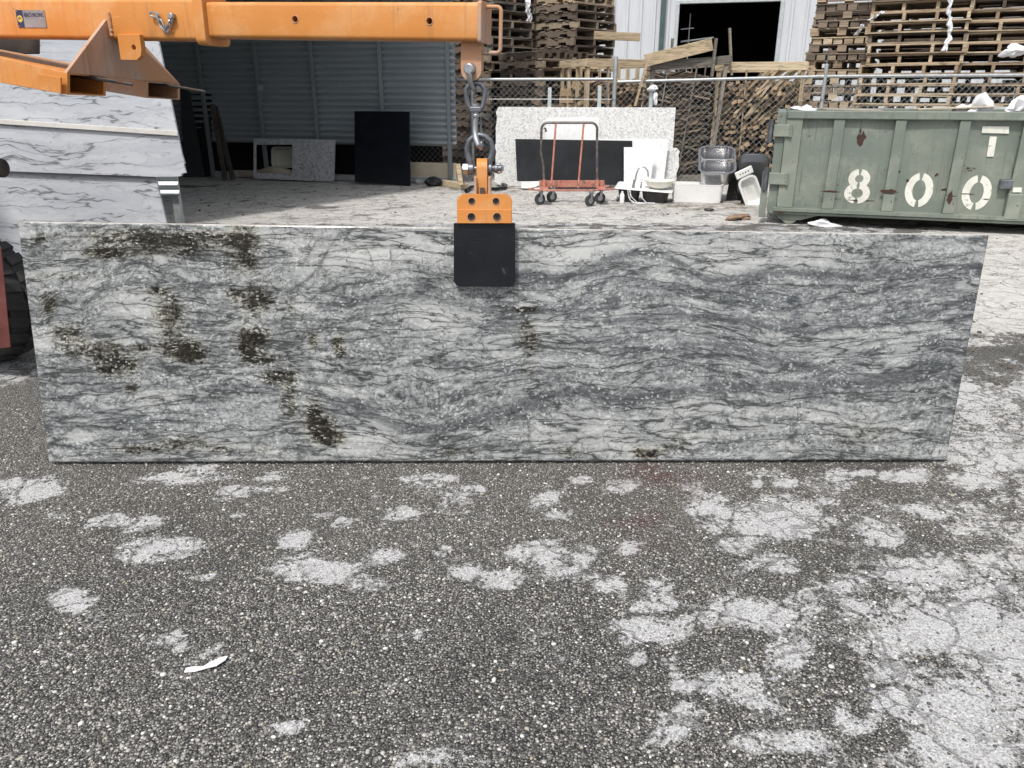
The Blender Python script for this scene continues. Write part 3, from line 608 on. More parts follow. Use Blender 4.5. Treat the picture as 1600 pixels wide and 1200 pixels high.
eg = MB(); eg.prism([PL(-.0445 + x, y, .0023) for x, y in ((-.006, -.002), (-.006, .002), (-.001, .005), (.004, .003), (.006, -.003), (.003, -.001), (.001, .002), (-.002, .001), (-.003, -.004))], -by * .0004); eg.part('emblem_bird', M['plate_ink'], plate)
def lettering(txt, size, u, v, mat, sx=1):
    c = bpy.data.curves.new('lettering', 'FONT'); c.body = txt; c.size = size; c.extrude = .0002
    tmp = bpy.data.objects.new('lettering', c); COL.objects.link(tmp); bpy.context.view_layer.update()
    me = bpy.data.meshes.new_from_object(tmp.evaluated_get(bpy.context.evaluated_depsgraph_get())); bpy.data.objects.remove(tmp)
    me.materials.clear(); me.materials.append(mat); wd = max(q.co.x for q in me.vertices); k = .080 / wd
    for q in me.vertices: q.co.x *= k
    me.transform(basis(bx, bz, -by, PL(u, v, .0020) - Vector((plate.matrix_world.translation)))); link('lettering', me, plate)
bpy.context.view_layer.update(); lettering('ABACO MACHINES', .0175, -.0270, .006, M['plate_ink'])
for u, v in ((-.054, .023), (.054, .023), (-.054, -.023), (.054, -.023)): disc(MB(), (u, v), .0022, 10, .0018).part('rivet', M['steel'], plate)
# retaining chain with its pin
def link_ring(c, ax, side, L, wd, r, n=16):
    ax, side = Vector(ax).normalized(), Vector(side).normalized(); out = []
    for k in range(n):
        a = 2 * math.pi * k / n; ca, sa = math.cos(a), math.sin(a)
        out.append(Vector(c) + ax * (ca * wd / 2 + math.copysign((L - wd) / 2, ca) if abs(ca) > 1e-6 else 0) + side * sa * wd / 2)
    return MB().tube(out, r, 7, True)
pins = [(236, 22), (246, 24), (250, 33), (254, 42), (259, 49), (263, 42), (266, 33), (268, 25)]
pts = [hit(x, y, E0 - by * .069, -by) for x, y in pins]
chain = thing('safety_chain', 'short steel chain hanging in a V on the side of the orange boom', 'chain', pts[0])
for i in range(len(pts) - 1):
    a, b = pts[i], pts[i + 1]; d = (b - a); sd = by if i % 2 else d.cross(by)
    link_ring((a + b) / 2, d, sd, d.length + .008, .013, .0028).part('chain_link', M['steel'], chain, True)
MB().cyl(pts[-1] + by * .012, pts[-1] - by * .008, .009, 16).part('pin_head', M['steel'], chain, True, .002)
# fork pockets, gusset and lug under the boom
def pocket(fr_t, fr_b, bk_t, bk_b, lf_t, lf_b, lk_t, lk_b):
    a = [fr_b, bk_b, bk_t, fr_t]; b = [lf_b, lk_b, lk_t, lf_t]; t = .010
    root = MB(); cen = lambda q: sum(q, Vector()) / 4
    def inset(q):
        c = cen(q); return [p + (c - p).normalized() * t * 1.45 for p in q]
    ai, bi = inset(a), inset(b)
    root.loft([b, a]); root.loft([ai, bi]); root.loft([a, ai]); root.loft([bi, b])
    return root
P1 = pocket(U(105, 114, 2.55), U(105, 148, 2.55), U(165, 119.5, 2.76), U(165.5, 150, 2.76), U(-160, 52, 2.66), U(-160, 100, 2.66), U(-110, 66, 2.9), U(-110, 104, 2.9))
p1 = P1.part('fork_pocket', M['orange'], boom, False, .0015)
P2 = pocket(U(228, 127, 2.95), U(228, 153, 2.95), U(281, 131, 3.16), U(281, 156, 3.16), U(-160, 50, 3.05), U(-160, 90, 3.05), U(-110, 56, 3.3), U(-110, 90, 3.3))
P2.part('fork_pocket', M['orange_dusty'], boom, False, .0015)
q = [U(60, 115, 2.545), U(97, 121, 2.54), U(97, 146, 2.54), U(61, 140, 2.545)]
MB().prism(q, Vector((0, -.008, 0))).part('wear_plate', M['orange'], boom, False, .001)
ga, gb, gc = U(171, 25, 2.86 - .075), U(104, 114, 2.55), U(281, 131, 3.16)
gn = (gb - ga).cross(gc - ga).normalized(); gn = gn if gn.x > 0 else -gn
gd = U(184, 25, 2.86 + .06)
MB().prism([ga - gn * .012, gb - gn * .012, gc - gn * .012, gd - gn * .012], gn * .012).part('gusset_plate', M['orange_dusty'], boom, False, .0012)
wb = [B(bs(172) + .004, -.0605, .020 - .0078 * k) + bx * random.uniform(-.002, .002) for k in range(10)]
MB().tube(wb, [.004 + .0018 * (k % 2) for k in range(10)], 7).part('weld_bead', M['orange_dusty'], boom, True)
ec = U(207, 72, 2.74)
eye = [ec + bx * x + bz * z for x, z in ((-.045, .035), (-.045, -.042), (.018, -.042), (.034, -.03), (.040, -.012), (.040, .035))]
eyo = MB().prism([p - by * .010 for p in eye], by * .022).part('anchor_lug', M['orange'], boom, False, .0015)
hc = ec + bx * .012 - bz * .004; drill(eyo, MB().cyl(hc - by * .05, hc + by * .05, .0085, 18))

# ------------------------------------------------------------------ forklift, only its front end reaches the picture
fl = thing('forklift', 'old forklift with worn black tyre and dark red frame at the slab end', 'forklift', (-2.75, 3.4, 0))
MB().hexa([U(-70, 62, 3.5), U(62, 62, 3.42), U(62, 62, 3.47), U(-70, 62, 3.55), U(-70, -30, 3.5), U(62, -30, 3.42), U(62, -30, 3.47), U(-70, -30, 3.55)]).part('carriage_plate', M['steel_dark'], fl, False, .003)
MB().hexa([U(-70, 86, 3.40), U(62.5, 84.5, 3.36), U(62.5, 84.5, 3.44), U(-70, 86, 3.48), U(-70, 58, 3.40), U(62.5, 58, 3.36), U(62.5, 58, 3.44), U(-70, 58, 3.48)]).part('carriage_bar', M['steel_dark'], fl, False, .004)
def fork(tip0, tip1, root0, root1, th):
    mb = MB(); dz = Vector((0, 0, -th)); mb.hexa([root0 + dz, tip0 + dz * .25, tip1 + dz * .25, root1 + dz, root0, tip0, tip1, root1]); return mb
fork(U(206, 130, 2.66), U(208, 131, 2.70), U(-140, 66, 2.69), U(-120, 72, 2.86), .03).part('fork', M['steel_dark'], fl, False, .002)
fork(U(318, 141, 3.05), U(322, 141.5, 3.10), U(-140, 60, 3.08), U(-120, 62, 3.26), .03).part('fork', M['steel_dark'], fl, False, .002)
# tyre
tc = Vector((-2.475, 3.52, .300)); ax = Vector((-.36, -.93, 0)).normalized(); rad = Vector((.93, -.36, 0)).normalized(); zz = Vector((0, 0, 1))
def wheel_pt(a, r, w): return tc + (rad * math.cos(a) + zz * math.sin(a)) * r + ax * w
wh = MB(); prof = [(.17, .085), (.22, .098), (.265, .095), (.285, .080), (.285, -.08), (.265, -.095), (.22, -.098), (.17, -.085)]
NS = 60; wh.loft([[wheel_pt(2 * math.pi * k / NS, r, w_) for k in range(NS)] for r, w_ in prof]); tyre = wh.part('tyre', M['tyre'], fl, True)
for k in range(22):                                  # chevron lugs, each proud of the casing
    for sgn in (1, -1):
        a0 = 2 * math.pi * (k + (.5 if sgn < 0 else 0)) / 22; mb = MB(); q8 = []
        for r in (.262, .303 + random.uniform(-.002, .002)):
            for da, w_ in ((-.085, .006 * sgn), (.085, .006 * sgn), (.16, .096 * sgn), (-.02, .096 * sgn)):
                q8.append(wheel_pt(a0 + da, r - (.014 if abs(w_) > .05 and r > .28 else 0), w_))
        mb.hexa(q8); mb.part('tread_lug', M['tyre'], tyre, False, .006)
MB().loft([[wheel_pt(2 * math.pi * k / 40, r, w_) for k in range(40)] for r, w_ in ((.172, .08), (.15, .075), (.14, .03), (.05, .03), (.045, .06))], False, True).part('wheel_rim', M['red'], fl, True)
MB().hexa([G(-90, 556) + Vector((0, -.22, .06)), U(17, 543, 3.17), U(17, 543, 3.25), G(-90, 556) + Vector((0, -.14, .06)), U(-90, 385, 3.20), U(2, 385, 3.17), U(2, 385, 3.25), U(-90, 385, 3.28)]).part('frame_plate', M['red'], fl, False, .004)
MB().hexa([U(-300, 395, 3.3), U(-40, 395, 3.3), U(-40, 395, 4.1), U(-300, 395, 4.1), U(-300, 150, 3.3), U(-40, 150, 3.3), U(-40, 150, 4.1), U(-300, 150, 4.1)]).part('body', M['red'], fl, False, .02)
for yy in (3.42, 3.95):
    MB().bar(Vector((-3.75, yy + .1, .12)), Vector((-3.80, yy + .1, 2.3)), .09, .12, Vector((0, 1, 0))).part('mast_rail', M['steel_dark'], fl, False, .006)
MB().cyl(U(-14, 262, 3.1), U(-9, 262, 3.1) + Vector((.04, -.01, 0)), .036, 20).part('hydraulic_cap', M['steel_dark'], fl, True, .004)

# ------------------------------------------------------------------ rigging between boom and clamp
HY = LUGC.y
def H(px, py, dy=0): return U(px, py, HY + dy)
sh = thing('anchor_shackle', 'small galvanised shackle pinned through the rounded lug under the boom tip', 'shackle', H(737, 140))
MB().cyl(LUGC - by * .034, LUGC + by * .03, .0165, 20).part('pin', M['steel'], sh, True, .004)
MB().tube([LUGC - by * .026, H(734, 112, -.028), H(734, 126, -.024), H(738, 137, -.012), H(742, 140, 0), H(744, 136, .012), H(742, 122, .024), LUGC + by * .026], .0072, 10).part('bow', M['steel'], sh, True)
sw = thing('swivel', 'forged steel swivel with a pear shaped eye hanging below the shackle', 'swivel', H(743, 178))
pts = [H(*p) for p in ((743, 129), (734, 131.5), (728.5, 139), (728.5, 150), (731, 163), (734, 171), (743, 173), (752, 171), (755, 163), (757.5, 150), (757.5, 139), (752, 131.5))]
MB().tube(pts, .0078, 10, True).part('eye', M['steel_grey'], sw, True)
MB().box((H(743, 171)), (.036, .026, .016)).part('yoke', M['steel_grey'], sw, False, .003)
MB().cyl(H(743, 167), H(743, 162), .011, 6).part('nut', M['steel'], sw, False, .001)
MB().cyl(H(743.5, 171), H(744, 184), .0085, 14).part('stem', M['steel'], sw, True)
MB().cyl(H(743.5, 178), H(743.5, 183), .0125, 14).part('stem_collar', M['steel'], sw, True, .002)
hk = thing('load_hook', 'narrow bright steel hook passing through the big bow shackle', 'hook', H(746, 232))
MB().tube([H(744, 183), H(742.5, 192), H(742, 205), H(743.5, 216, -.012), H(747, 226, -.018), H(750.5, 231, -.012), H(752, 226, .004), H(752.5, 214, .012), H(752, 205, .010)], [.0075, .0085, .009, .0095, .0095, .008, .007, .0055, .004], 12).part('hook_body', M['steel'], hk, True)
MB().bar(H(751, 182, .006), H(752.5, 222, .008), .006, .004, Vector((0, 1, 0))).part('safety_latch', M['steel_grey'], hk, False, .001)
bw = thing('bow_shackle', 'large grey bow shackle with bolt joining the hook to the orange clamp', 'shackle', H(750, 264))
pts = [H(*p) for p in ((735, 264), (735, 254), (731, 243), (729.5, 232), (733, 220), (741, 213), (749.5, 211), (758, 213), (766, 220), (769.5, 232), (768, 243), (764, 254), (764, 264))]
MB().tube(pts, [.0105, .0105, .0095] + [.009] * 7 + [.0095, .0105, .0105], 12).part('bow', M['steel_grey'], bw, True)
for x in (735.5, 764): MB().cyl(H(x - 5, 264), H(x + 5, 264), .0185, 18).part('bow_ear', M['steel_grey'], bw, True, .003)
MB().cyl(H(722, 264), H(783, 263), .0095, 14).part('bolt', M['steel_grey'], bw, True)
MB().cyl(H(723, 264), H(732, 264), .0185, 6).part('bolt_nut', M['steel'], bw, False, .0015)
MB().cyl(H(772, 263.5), H(778, 263.5), .0135, 16).part('bolt_head', M['steel_grey'], bw, True, .002)
e = H(779, 263); MB().tube([e + Vector((0, -.008 * 0, 0)) + Vector((math.cos(a) * .011, 0, math.sin(a) * .0115)) for a in [k * math.pi / 8 for k in range(16)]], .0055, 8, True).part('pin_eye', M['steel'], bw, True)

# ------------------------------------------------------------------ slab lifting clamp
SF = lambda px, py, d: hit(px, py, BL + sn * d, sn)   # point on a plane parallel to the slab face, d in front of it
cl = thing('slab_clamp', 'orange slab lifting clamp gripping the top edge with black rubber pads', 'slab clamp', SF(757, 348, 0))
ux_, uz_ = sx, sup
eye_c = SF(753.5, 263, -.015); ew = .0165
pf = [(-.034, .03)] 
prof = [Vector((0, y, z)) for y, z in [(-.03, -.085), (-.03, 0)] + [(-.03 * math.cos(a), .03 * math.sin(a)) for a in [k * math.pi / 10 for k in range(1, 10)]] + [(.03, 0), (.03, -.085)]]
MB().prism([eye_c + Vector((-ew, 0, 0)) + p for p in prof], Vector((2 * ew, 0, 0))).part('lifting_eye', M['orange'], cl, True, .003)
for x0, x1 in ((740.5, 745), (762.5, 767)):
    a, b = SF(x0, 277, .028), SF(x1, 307, .028); MB().hexa([Vector((x, y, z)) for z in (b.z, a.z) for x, y in ((a.x, a.y), (b.x, a.y), (b.x, a.y + .075), (a.x, a.y + .075))]).part('side_plate', M['orange_dusty'], cl, False, .002)
MB().hexa([SF(750, 307, .03), SF(757, 307, .03), SF(757, 307, -.03), SF(750, 307, -.03), SF(750, 293, .03), SF(757, 293, .03), SF(757, 293, -.03), SF(750, 293, -.03)]).part('eye_rib', M['steel_dark'], cl)
body = MB().prism([SF(x, y, .038) for x, y in ((714, 349), (714, 312), (722, 303.5), (792, 303.5), (800, 312), (800, 349))], -sn * .05).part('jaw_plate', M['orange'], cl, False, .002)
body2 = MB().prism([SF(x, y, .041) for x, y in ((714.5, 349), (714.5, 327.5), (799.5, 327.5), (799.5, 349))], -sn * .02).part('jaw_lip', M['orange'], cl, False, .0012)
ct = MB()
for x, y in ((737, 314.5), (775, 314.5), (736.5, 339), (776.5, 339)): ct.cyl(SF(x, y, .06), SF(x, y, .022), .0105 if y < 320 else .0125, 20)
drill(body, ct); drill(body2, ct)
for x, y in ((737, 314.5), (775, 314.5), (736.5, 339), (776.5, 339)):
    d0, rr = (.034, .0088) if y < 320 else (.036, .0105)
    so = MB().loft([[SF(x, y, d) + (ux_ * math.cos(2 * math.pi * k / 18) + uz_ * math.sin(2 * math.pi * k / 18)) * r for k in range(18)] for d, r in ((.022, rr), (d0 - .001, rr), (d0, rr * .9), (d0, rr * .5), (d0 - .007, rr * .45))], False, True)
    so.part('socket_bolt', M['steel_dark'], cl, True)
    MB().tube([SF(x, y, .0385 if y < 320 else .0415) + (ux_ * math.cos(2 * math.pi * k / 20) + uz_ * math.sin(2 * math.pi * k / 20)) * (rr + .0022) for k in range(20)], .0011, 6, True).part('bolt_seat', M['orange_dusty'], cl, True)
pad_poly = [(709, 349), (709, 438)] + [(720 - 11 * math.cos(a), 437 + 11 * math.sin(a)) for a in (.4, .8, 1.2, 1.57)] + [(794 + 11 * math.sin(a), 437 + 11 * math.cos(a)) for a in (0, .4, .8, 1.2, 1.57)] + [(805, 349)]
MB().prism([SF(x, y, .030) for x, y in pad_poly], -sn * .0285).part('rubber_pad', M['rubber'], cl, False, .004, 3)
MB().prism([SF(x, y, -.0315) for x, y in pad_poly], -sn * .028).part('rubber_pad', M['rubber'], cl, False, .004, 3)
MB().prism([SF(x, y, -.035) for x, y in ((714, 352), (714, 312), (722, 304), (792, 304), (800, 312), (800, 352))], -sn * .03).part('jaw_plate', M['orange'], cl, False, .002)
MB().hexa([SF(x, y, d) for y in (347, 306) for x, d in ((716, .0), (798, .0), (798, -.035), (716, -.035))]).part('jaw_bridge', M['orange'], cl, False, .002)
# ------------------------------------------------------------------ leaning sheets of stone
def sheet(name, poly, base, label, cat, mat, tilt=7, th=.02, yaw=0, group=None, edge=None, hole=None, rough_edge=0, bevel=.0015):
    b = G(*base) if len(base) == 2 else Vector(base)
    hx = Vector((math.cos(R(yaw)), math.sin(R(yaw)), 0)); n0 = Vector((math.sin(R(yaw)), -math.cos(R(yaw)), 0))
    n = (n0 * math.cos(R(tilt)) + Vector((0, 0, 1)) * math.sin(R(tilt))).normalized()
    pts = [hit(x, y, b, n) for x, y in poly]
    for p in pts:
        if p.z < .004: p.z = .004
    mb = MB()
    if hole:
        hp = [hit(x, y, b, n) for x, y in hole]
        for k in range(4):
            q = [pts[k], pts[(k + 1) % 4], hp[(k + 1) % 4], hp[k]]; mb.prism(q, -n * th)
    else: mb.prism(pts, -n * th)
    o = mb.solo(name, mat, label, cat, group, False, bevel)
    return o, n
def ragged(a, b, n, amp):
    out = []
    for k in range(n + 1):
        t = k / n; out.append((a[0] + (b[0] - a[0]) * t + random.uniform(-amp, amp), a[1] + (b[1] - a[1]) * t))
    return out
sheet('speckled_slab', [(779, 167)] + [(1056, 168), (1047, 292)] + [(785, 291)] + ragged((773, 284), (775, 175), 14, 1.8), (905, 291.5), 'large pale speckled granite slab with a rough left edge against the fence', 'stone slab', M['speckle'], 8, .03)
sheet('speckled_offcut', [(1030, 231), (1058, 231)] + ragged((1062, 237), (1056, 286), 9, 1.6) + [(1052, 293), (1020, 293)], (1045, 294), 'narrow speckled granite offcut with a broken right edge beside the steel sink', 'stone offcut', M['speckle'], 7, .03)
sheet('white_offcut', [(853, 184), (935, 183), (936, 293), (850, 293)], (895, 294), 'tall plain white stone offcut showing above the black slab behind the trolley', 'stone offcut', M['white_stone'], 6)
sheet('white_sheet', [(930, 216.5), (1045, 217), (1036, 293), (930, 293)], (985, 295.5), 'wide white stone sheet right of the black slab, leaning on the speckled slab', 'stone offcut', M['white_stone'], 6)
sheet('marble_offcut', [(975, 230), (1023, 230), (1016, 289), (975, 289)], (1000, 298), 'small veined white marble offcut behind the sink tap', 'stone offcut', M['marble'], 6)
sheet('black_slab', [(805, 217), (988, 220), (989.5, 290), (808, 283)], (895, 297), 'long low black slab leaning behind the red panel trolley', 'stone slab', M['black_slate'], 6, .03)
sheet('white_strip', [(814, 284), (851, 283), (851, 296), (814, 294)], (830, 297.5), 'short white stone strip on the ground under the black slab', 'stone offcut', M['white_stone'], 3, .04)
# white quartzite, far left behind the boom
sheet('quartzite_slab', [(-190, 40), (246, 56), (267, 157), (284, 240), (288.5, 255), (287, 257), (290.5, 270), (284, 271), (283, 275), (276, 276), (243, 276.5), (-190, 260)], (-2.9, 5.0, 0), 'big white quartzite slab with grey veins hung high behind the forks', 'stone slab', M['quartzite'], 6, .02)
sheet('quartzite_offcut', [(-190, 200), (232, 200), (243, 276), (262, 356), (280, 430), (-190, 430)], (-2.9, 5.03, 0), 'lower white quartzite slab standing behind the left end of the granite', 'stone slab', M['quartzite'], 6, .02)
a, b = hit(-190, 177, Vector((-2.9, 4.985, 0)), Vector((0, -math.cos(R(6)), math.sin(R(6))))), hit(278, 208.5, Vector((-2.9, 4.985, 0)), Vector((0, -math.cos(R(6)), math.sin(R(6)))))
MB().bar(a, b, .012, .030).solo('timber_batten', worn('pale_batten', (.62, .60, .56), (.70, .68, .64), 8, .7, 0, .1), 'thin pale batten lying across the white quartzite slab', 'batten', None, False, .002)

# ------------------------------------------------------------------ galvanised rack sheet behind the quartzite
gr = thing('corrugated_screen', 'galvanised corrugated screen on steel posts behind the white quartzite', 'screen', (-3.1, 6.0, 0))
def corrugated(o, ux, L, z0, z1, pitch, amp, nrm, step=10, arched=False):
    mb = MB(); n = int((z1 - z0) / pitch * step); vs = []; fs = []
    for i in range(n + 1):
        z = z0 + (z1 - z0) * i / n; d = amp * math.sin(2 * math.pi * (z - z0) / pitch) if not arched else amp * (2 * abs(math.sin(math.pi * (z - z0) / pitch)) - 1)
        for k in (0, 1): vs.append(o + ux * L * k + nrm * d + Vector((0, 0, z)))
    for i in range(n): fs.append((2 * i, 2 * i + 1, 2 * i + 3, 2 * i + 2))
    return mb.add(vs, fs)
pr = U(280, 290, 5.9); pr_t = U(248, 62, 5.9)
zb, zt = U(281, 306, 5.9).z, 2.61
corrugated(Vector((-9.5, 5.9, 0)), Vector((1, 0, 0)), U(280, 300, 5.9).x + 9.5, zb, zt, .062, .010, Vector((0, -1, 0)), 12).part('corrugated_sheet', M['galv'], gr, True)
px_ = U(277, 306, 5.95).x - .012
MB().box((px_, 5.96, (zt) / 2), (.055, .05, zt)).part('post', M['galv_post'], gr, False, .006)
MB().box((-7.5, 5.96, zt / 2), (.055, .05, zt)).part('post', M['galv_post'], gr, False, .006)
MB().box(((px_ - 9.4) / 2, 6.02, zb + .02), (px_ + 9.4, .05, .05)).part('rail', M['galv_post'], gr, False, .004)

# ------------------------------------------------------------------ corrugated lean-to shed
WL, WR = Vector((-5.75, 12.55, 0)), U(714, 200, 11.2); WR.z = 0
wu = (WR - WL).normalized(); wn = Vector((wu.y, -wu.x, 0)); wn = wn if wn.y < 0 else -wn
def W(px, py, d=0): return hit(px, py, WR + wn * d, wn)
shed = thing('shed', 'open corrugated steel shed with grey posts and dark shaded back wall', 'shed', (WR.x, WR.y, 0))
Lw = (WR - WL).length; z0 = W(714, 229).z; ZR = 2.62
posts = [W(x, 147).x for x in (246, 320, 407, 493, 598, 702)]
for i in range(5):
    s0 = (posts[i] - WL.x) / wu.x; s1 = (posts[i + 1] - WL.x) / wu.x if i < 4 else Lw - .13
    if i == 0: s0 = -1.5
    corrugated(WL + wu * (s0 + .004) - wn * .004 * (i % 2), wu, s1 - s0 - .008, z0, ZR, .084, .024, wn, 12, True).part('wall_sheet', M['galv_wall'], shed, True)
corrugated(WL + wu * (Lw - .125) + wn * .012, wu, .125, z0, ZR, .084, .024, wn, 12, True).part('wall_sheet', M['galv_wall'], shed, True)
for x in posts[1:] + [posts[0] - 1.2]:
    s_ = (x - WL.x) / wu.x; c = WL + wu * s_ + wn * .045; MB().box((c.x, c.y, ZR / 2), (.062, .05, ZR)).part('post', M['shed_post'], shed, False, .006)
c = W(407, 137, .075); MB().box(c, (.075, .02, .08)).part('post_clip', M['steel'], shed, False, .003)
a, b = WL + wn * .02 + Vector((0, 0, .05)), WR + wn * .02 + Vector((0, 0, .05)); MB().bar(a, b, .06, .08).part('base_rail', M['galv_post'], shed, False, .006)
# roof: its right edge runs square to the wall, straight towards the camera
RE = G(722, 292); RE0 = G(380, 345)
ed = (RE - RE0); ed.z = 0; ed.normalize(); wallhit = RE + ed * 1.9
front = RE0 - ed * ((RE0.y - 5.93) / ed.y)
fa = Vector((-9.6, 5.93, 0)); fb = WL - wu * 3.4
rt = [front, wallhit, Vector((fb.x, fb.y + 1.2, 0)), fa]
MB().prism([Vector((p.x, p.y, ZR + .0)) for p in rt], Vector((0, 0, .06))).part('roof', M['galv'], shed, False, .004)
# added dark sheet that keeps the light out behind the gap under the wall
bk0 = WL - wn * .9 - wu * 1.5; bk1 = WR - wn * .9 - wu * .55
MB().prism([bk0, bk1, bk1 + Vector((0, 0, ZR)), bk0 + Vector((0, 0, ZR))], wn * .02).part('light_stop_board', M['dark'], shed)
MB().prism([fa + Vector((0, .03, 0)), fb + Vector((0, .9, 0)), fb + Vector((0, .9, ZR - .004)), fa + Vector((0, .03, ZR - .004))], Vector((.02, 0, 0))).part('end_wall', M['dark'], shed)  # unseen left wall, added to darken the shed interior

# things under the shed
dg = 'dark slabs racked at the left end of the shed'
sheet('dark_slab', [(281, 136), (296, 143), (320.5, 276), (288, 277)], (305, 277.5), 'dark slab with a long diagonal pale edge, leftmost in the shed', 'stone slab', M['black_slate'], 4, .02, 10)
sheet('dark_slab', [(296, 143), (329.5, 147), (329, 276), (321, 276)], (312, 276.5), 'dark slab standing upright beside the white quartzite, pale right edge', 'stone slab', M['black_slate'], 4, .03, -18)
a, b = W(332, 163, .5), Vector((W(351, 274, .5).x, W(351, 274, .5).y, .02)); MB().bar(a, b, .07, .035, Vector((0, 1, 0))).solo('leaning_strip', M['steel_dark'], 'thinner dark strip leaning in the shed, left of two', 'stone strip', None, False, .003)
a, b = W(336, 166, .42), Vector((W(363, 273, .42).x, W(363, 273, .42).y, .02)); MB().bar(a, b, .07, .035, Vector((0, 1, 0))).solo('leaning_strip', M['steel_dark'], 'dark strip leaning at the steeper slant, right of two in the shed', 'stone strip', None, False, .003)
YAW = math.degrees(math.atan2(wu.y, wu.x))
o_, n_ = sheet('counter_offcut', [(396, 216), (523, 218.5), (521, 284), (396, 279)], (460, 284), 'grey speckled counter offcut with a square sink cutout under the shed', 'stone offcut', M['grey_speckle'], 8, .03, YAW, hole=[(399, 226), (456.5, 226), (456.5, 272), (399, 270)])
sheet('beige_offcut', [(404, 209.5), (464, 202), (464.5, 225), (404, 225)], (460, 280), 'beige veined offcut peeking above the speckled counter piece', 'stone offcut', M['beige_board'], 8, .02, YAW)
def basin(mb, M4, w_, d_, h_, r, taper=.9, fl=.02, th=.006, n=5):
    rg = lambda a, b, z, rr: [M4 @ p for p in rrect(a, b, max(rr, .004), z, n)]
    mb.loft([rg(w_ * taper, d_ * taper, -h_, r), rg(w_ + th * 2, d_ + th * 2, -.012, r + th), rg(w_ + fl * 2, d_ + fl * 2, -.010, r + fl), rg(w_ + fl * 2, d_ + fl * 2, 0, r + fl), rg(w_, d_, 0, r), rg(w_ * (taper + .02), d_ * (taper + .02), -h_ + .025, r), rg(w_ * taper * .86, d_ * taper * .86, -h_ + .008, r * .8)], True, True)
    return mb
def tilted(c, rx, rz, ry=0): return Matrix.Translation(c) @ Euler((rx, ry, rz), 'XYZ').to_matrix().to_4x4()
sc = G(436, 281); sc = Vector((sc.x, sc.y + .32, .30))
basin(MB(), tilted(sc, R(80), R(YAW)), .36, .27, .14, .05).solo('undermount_sink', M['ivory'], 'ivory sink bowl seen through the cutout of the grey counter piece', 'sink', None, True)
mb = MB(); ra, rb = G(366, 277), G(489, 284); ra.z = rb.z = .075; nn = 26; pts = [ra.lerp(rb, k / nn) + Vector((0, 0, .015 * math.sin(k * .9) * (1 - k / nn))) for k in range(nn + 1)]
rr_ = [.052 + .035 * math.exp(-((k / nn - .55) / .16) ** 2) + .018 * (k / nn) for k in range(nn + 1)]
for p, q in zip(pts, rr_): p.z = q + .004
mb.tube(pts, rr_, 18, cap=False); mb.tube([pts[-1] + Vector((0, -.0, 0))] + [pts[-1].lerp(pts[-6], .999)], [rr_[-1] - .006, rr_[-6] - .008], 18, cap=False)
mb.solo('cardboard_roll', M['card'], 'long loose roll of brown cardboard lying under the shed', 'cardboard roll', None, True)
sheet('black_panel', [(553.5, 173.5), (639.5, 174.5), (640.5, 291), (554.5, 285)], (640.5, 291), 'tall polished black slab standing alone against the shed wall', 'stone slab', M['black_stone'], 5, .03, YAW)
sheet('beige_plank', [(630, 253), (713, 255), (713, 288), (630, 286)], (690, 287.5), 'low beige board along the shed base right of the black slab', 'board', M['beige_board'], 2, .03, YAW)
MB().bar(Vector((*G(519, 281).xy, .012)), Vector((*G(556, 283).xy, .012)), .05, .02).solo('floor_track', M['steel'], 'short steel channel lying on the floor left of the black slab', 'steel channel', None, False, .003)
wl = [U(712, 257, 10.55), U(719, 256, 10.55), U(724, 289, 10.4), U(717, 290, 10.4)]
MB().prism(wl, Vector((0, .06, 0))).solo('leaning_board', M['crate_wood'], 'short pale board leaning beside the shed corner post', 'board', None, False, .003)
def block(p0, p1, w_, h_, name, mat, label, cat):
    a, b = G(*p0), G(*p1); a.z = b.z = h_ / 2 + .003; return MB().bar(a, b, w_, h_).solo(name, mat, label, cat, None, False, .005)
block((686, 289), (727, 296), .10, .075, 'timber_block', M['crate_wood'], 'thick pale timber block on the ground at the shed corner', 'timber')
def lump(c, r, seed, sq=(1, 1, .7), n=2, amp=.35):
    bm = bmesh.new(); bmesh.ops.create_icosphere(bm, subdivisions=n, radius=1); rs = random.Random(seed); ks = [Vector((rs.uniform(-1, 1), rs.uniform(-1, 1), rs.uniform(-1, 1))) for _ in range(9)]
    mb = MB(); vs = []
    for v in bm.verts:
        d = 1 + amp * (sum(math.sin(4 * v.co.dot(k) + i) for i, k in enumerate(ks)) / 5 + sum(abs(math.sin(5 * v.co.dot(k) + 2 * i)) - .6 for i, k in enumerate(ks)) / 6); vs.append(Vector(c) + Vector((v.co.x * r * sq[0] * d, v.co.y * r * sq[1] * d, v.co.z * r * sq[2] * d)))
    mb.add(vs, [tuple(x.index for x in f.verts) for f in bm.faces]); bm.free(); return mb
c = G(678, 291); lump((c.x, c.y, .06), .10, 3, (1.2, .8, .7), 2).solo('rubber_scrap', M['rubber'], 'crumpled dark rubber scrap next to the timber block', 'scrap')
c = G(655, 288); lump((c.x, c.y, .03), .05, 4, (1.3, .8, .7), 2).solo('stone_rubble', M['edge_grey'], 'small grey stone lump under the beige board', 'rubble')
tb = thing('hose_coil', 'black rubber hose bent on the ground below the clamp', 'hose', G(770, 297))
MB().tube([Vector((*G(x, y).xy, .03)) for x, y in ((728, 302), (736, 296), (745, 293), (758, 298), (775, 299), (788, 297), (791, 293), (784, 291))], .022, 8).part('hose', M['rubber'], tb, True)

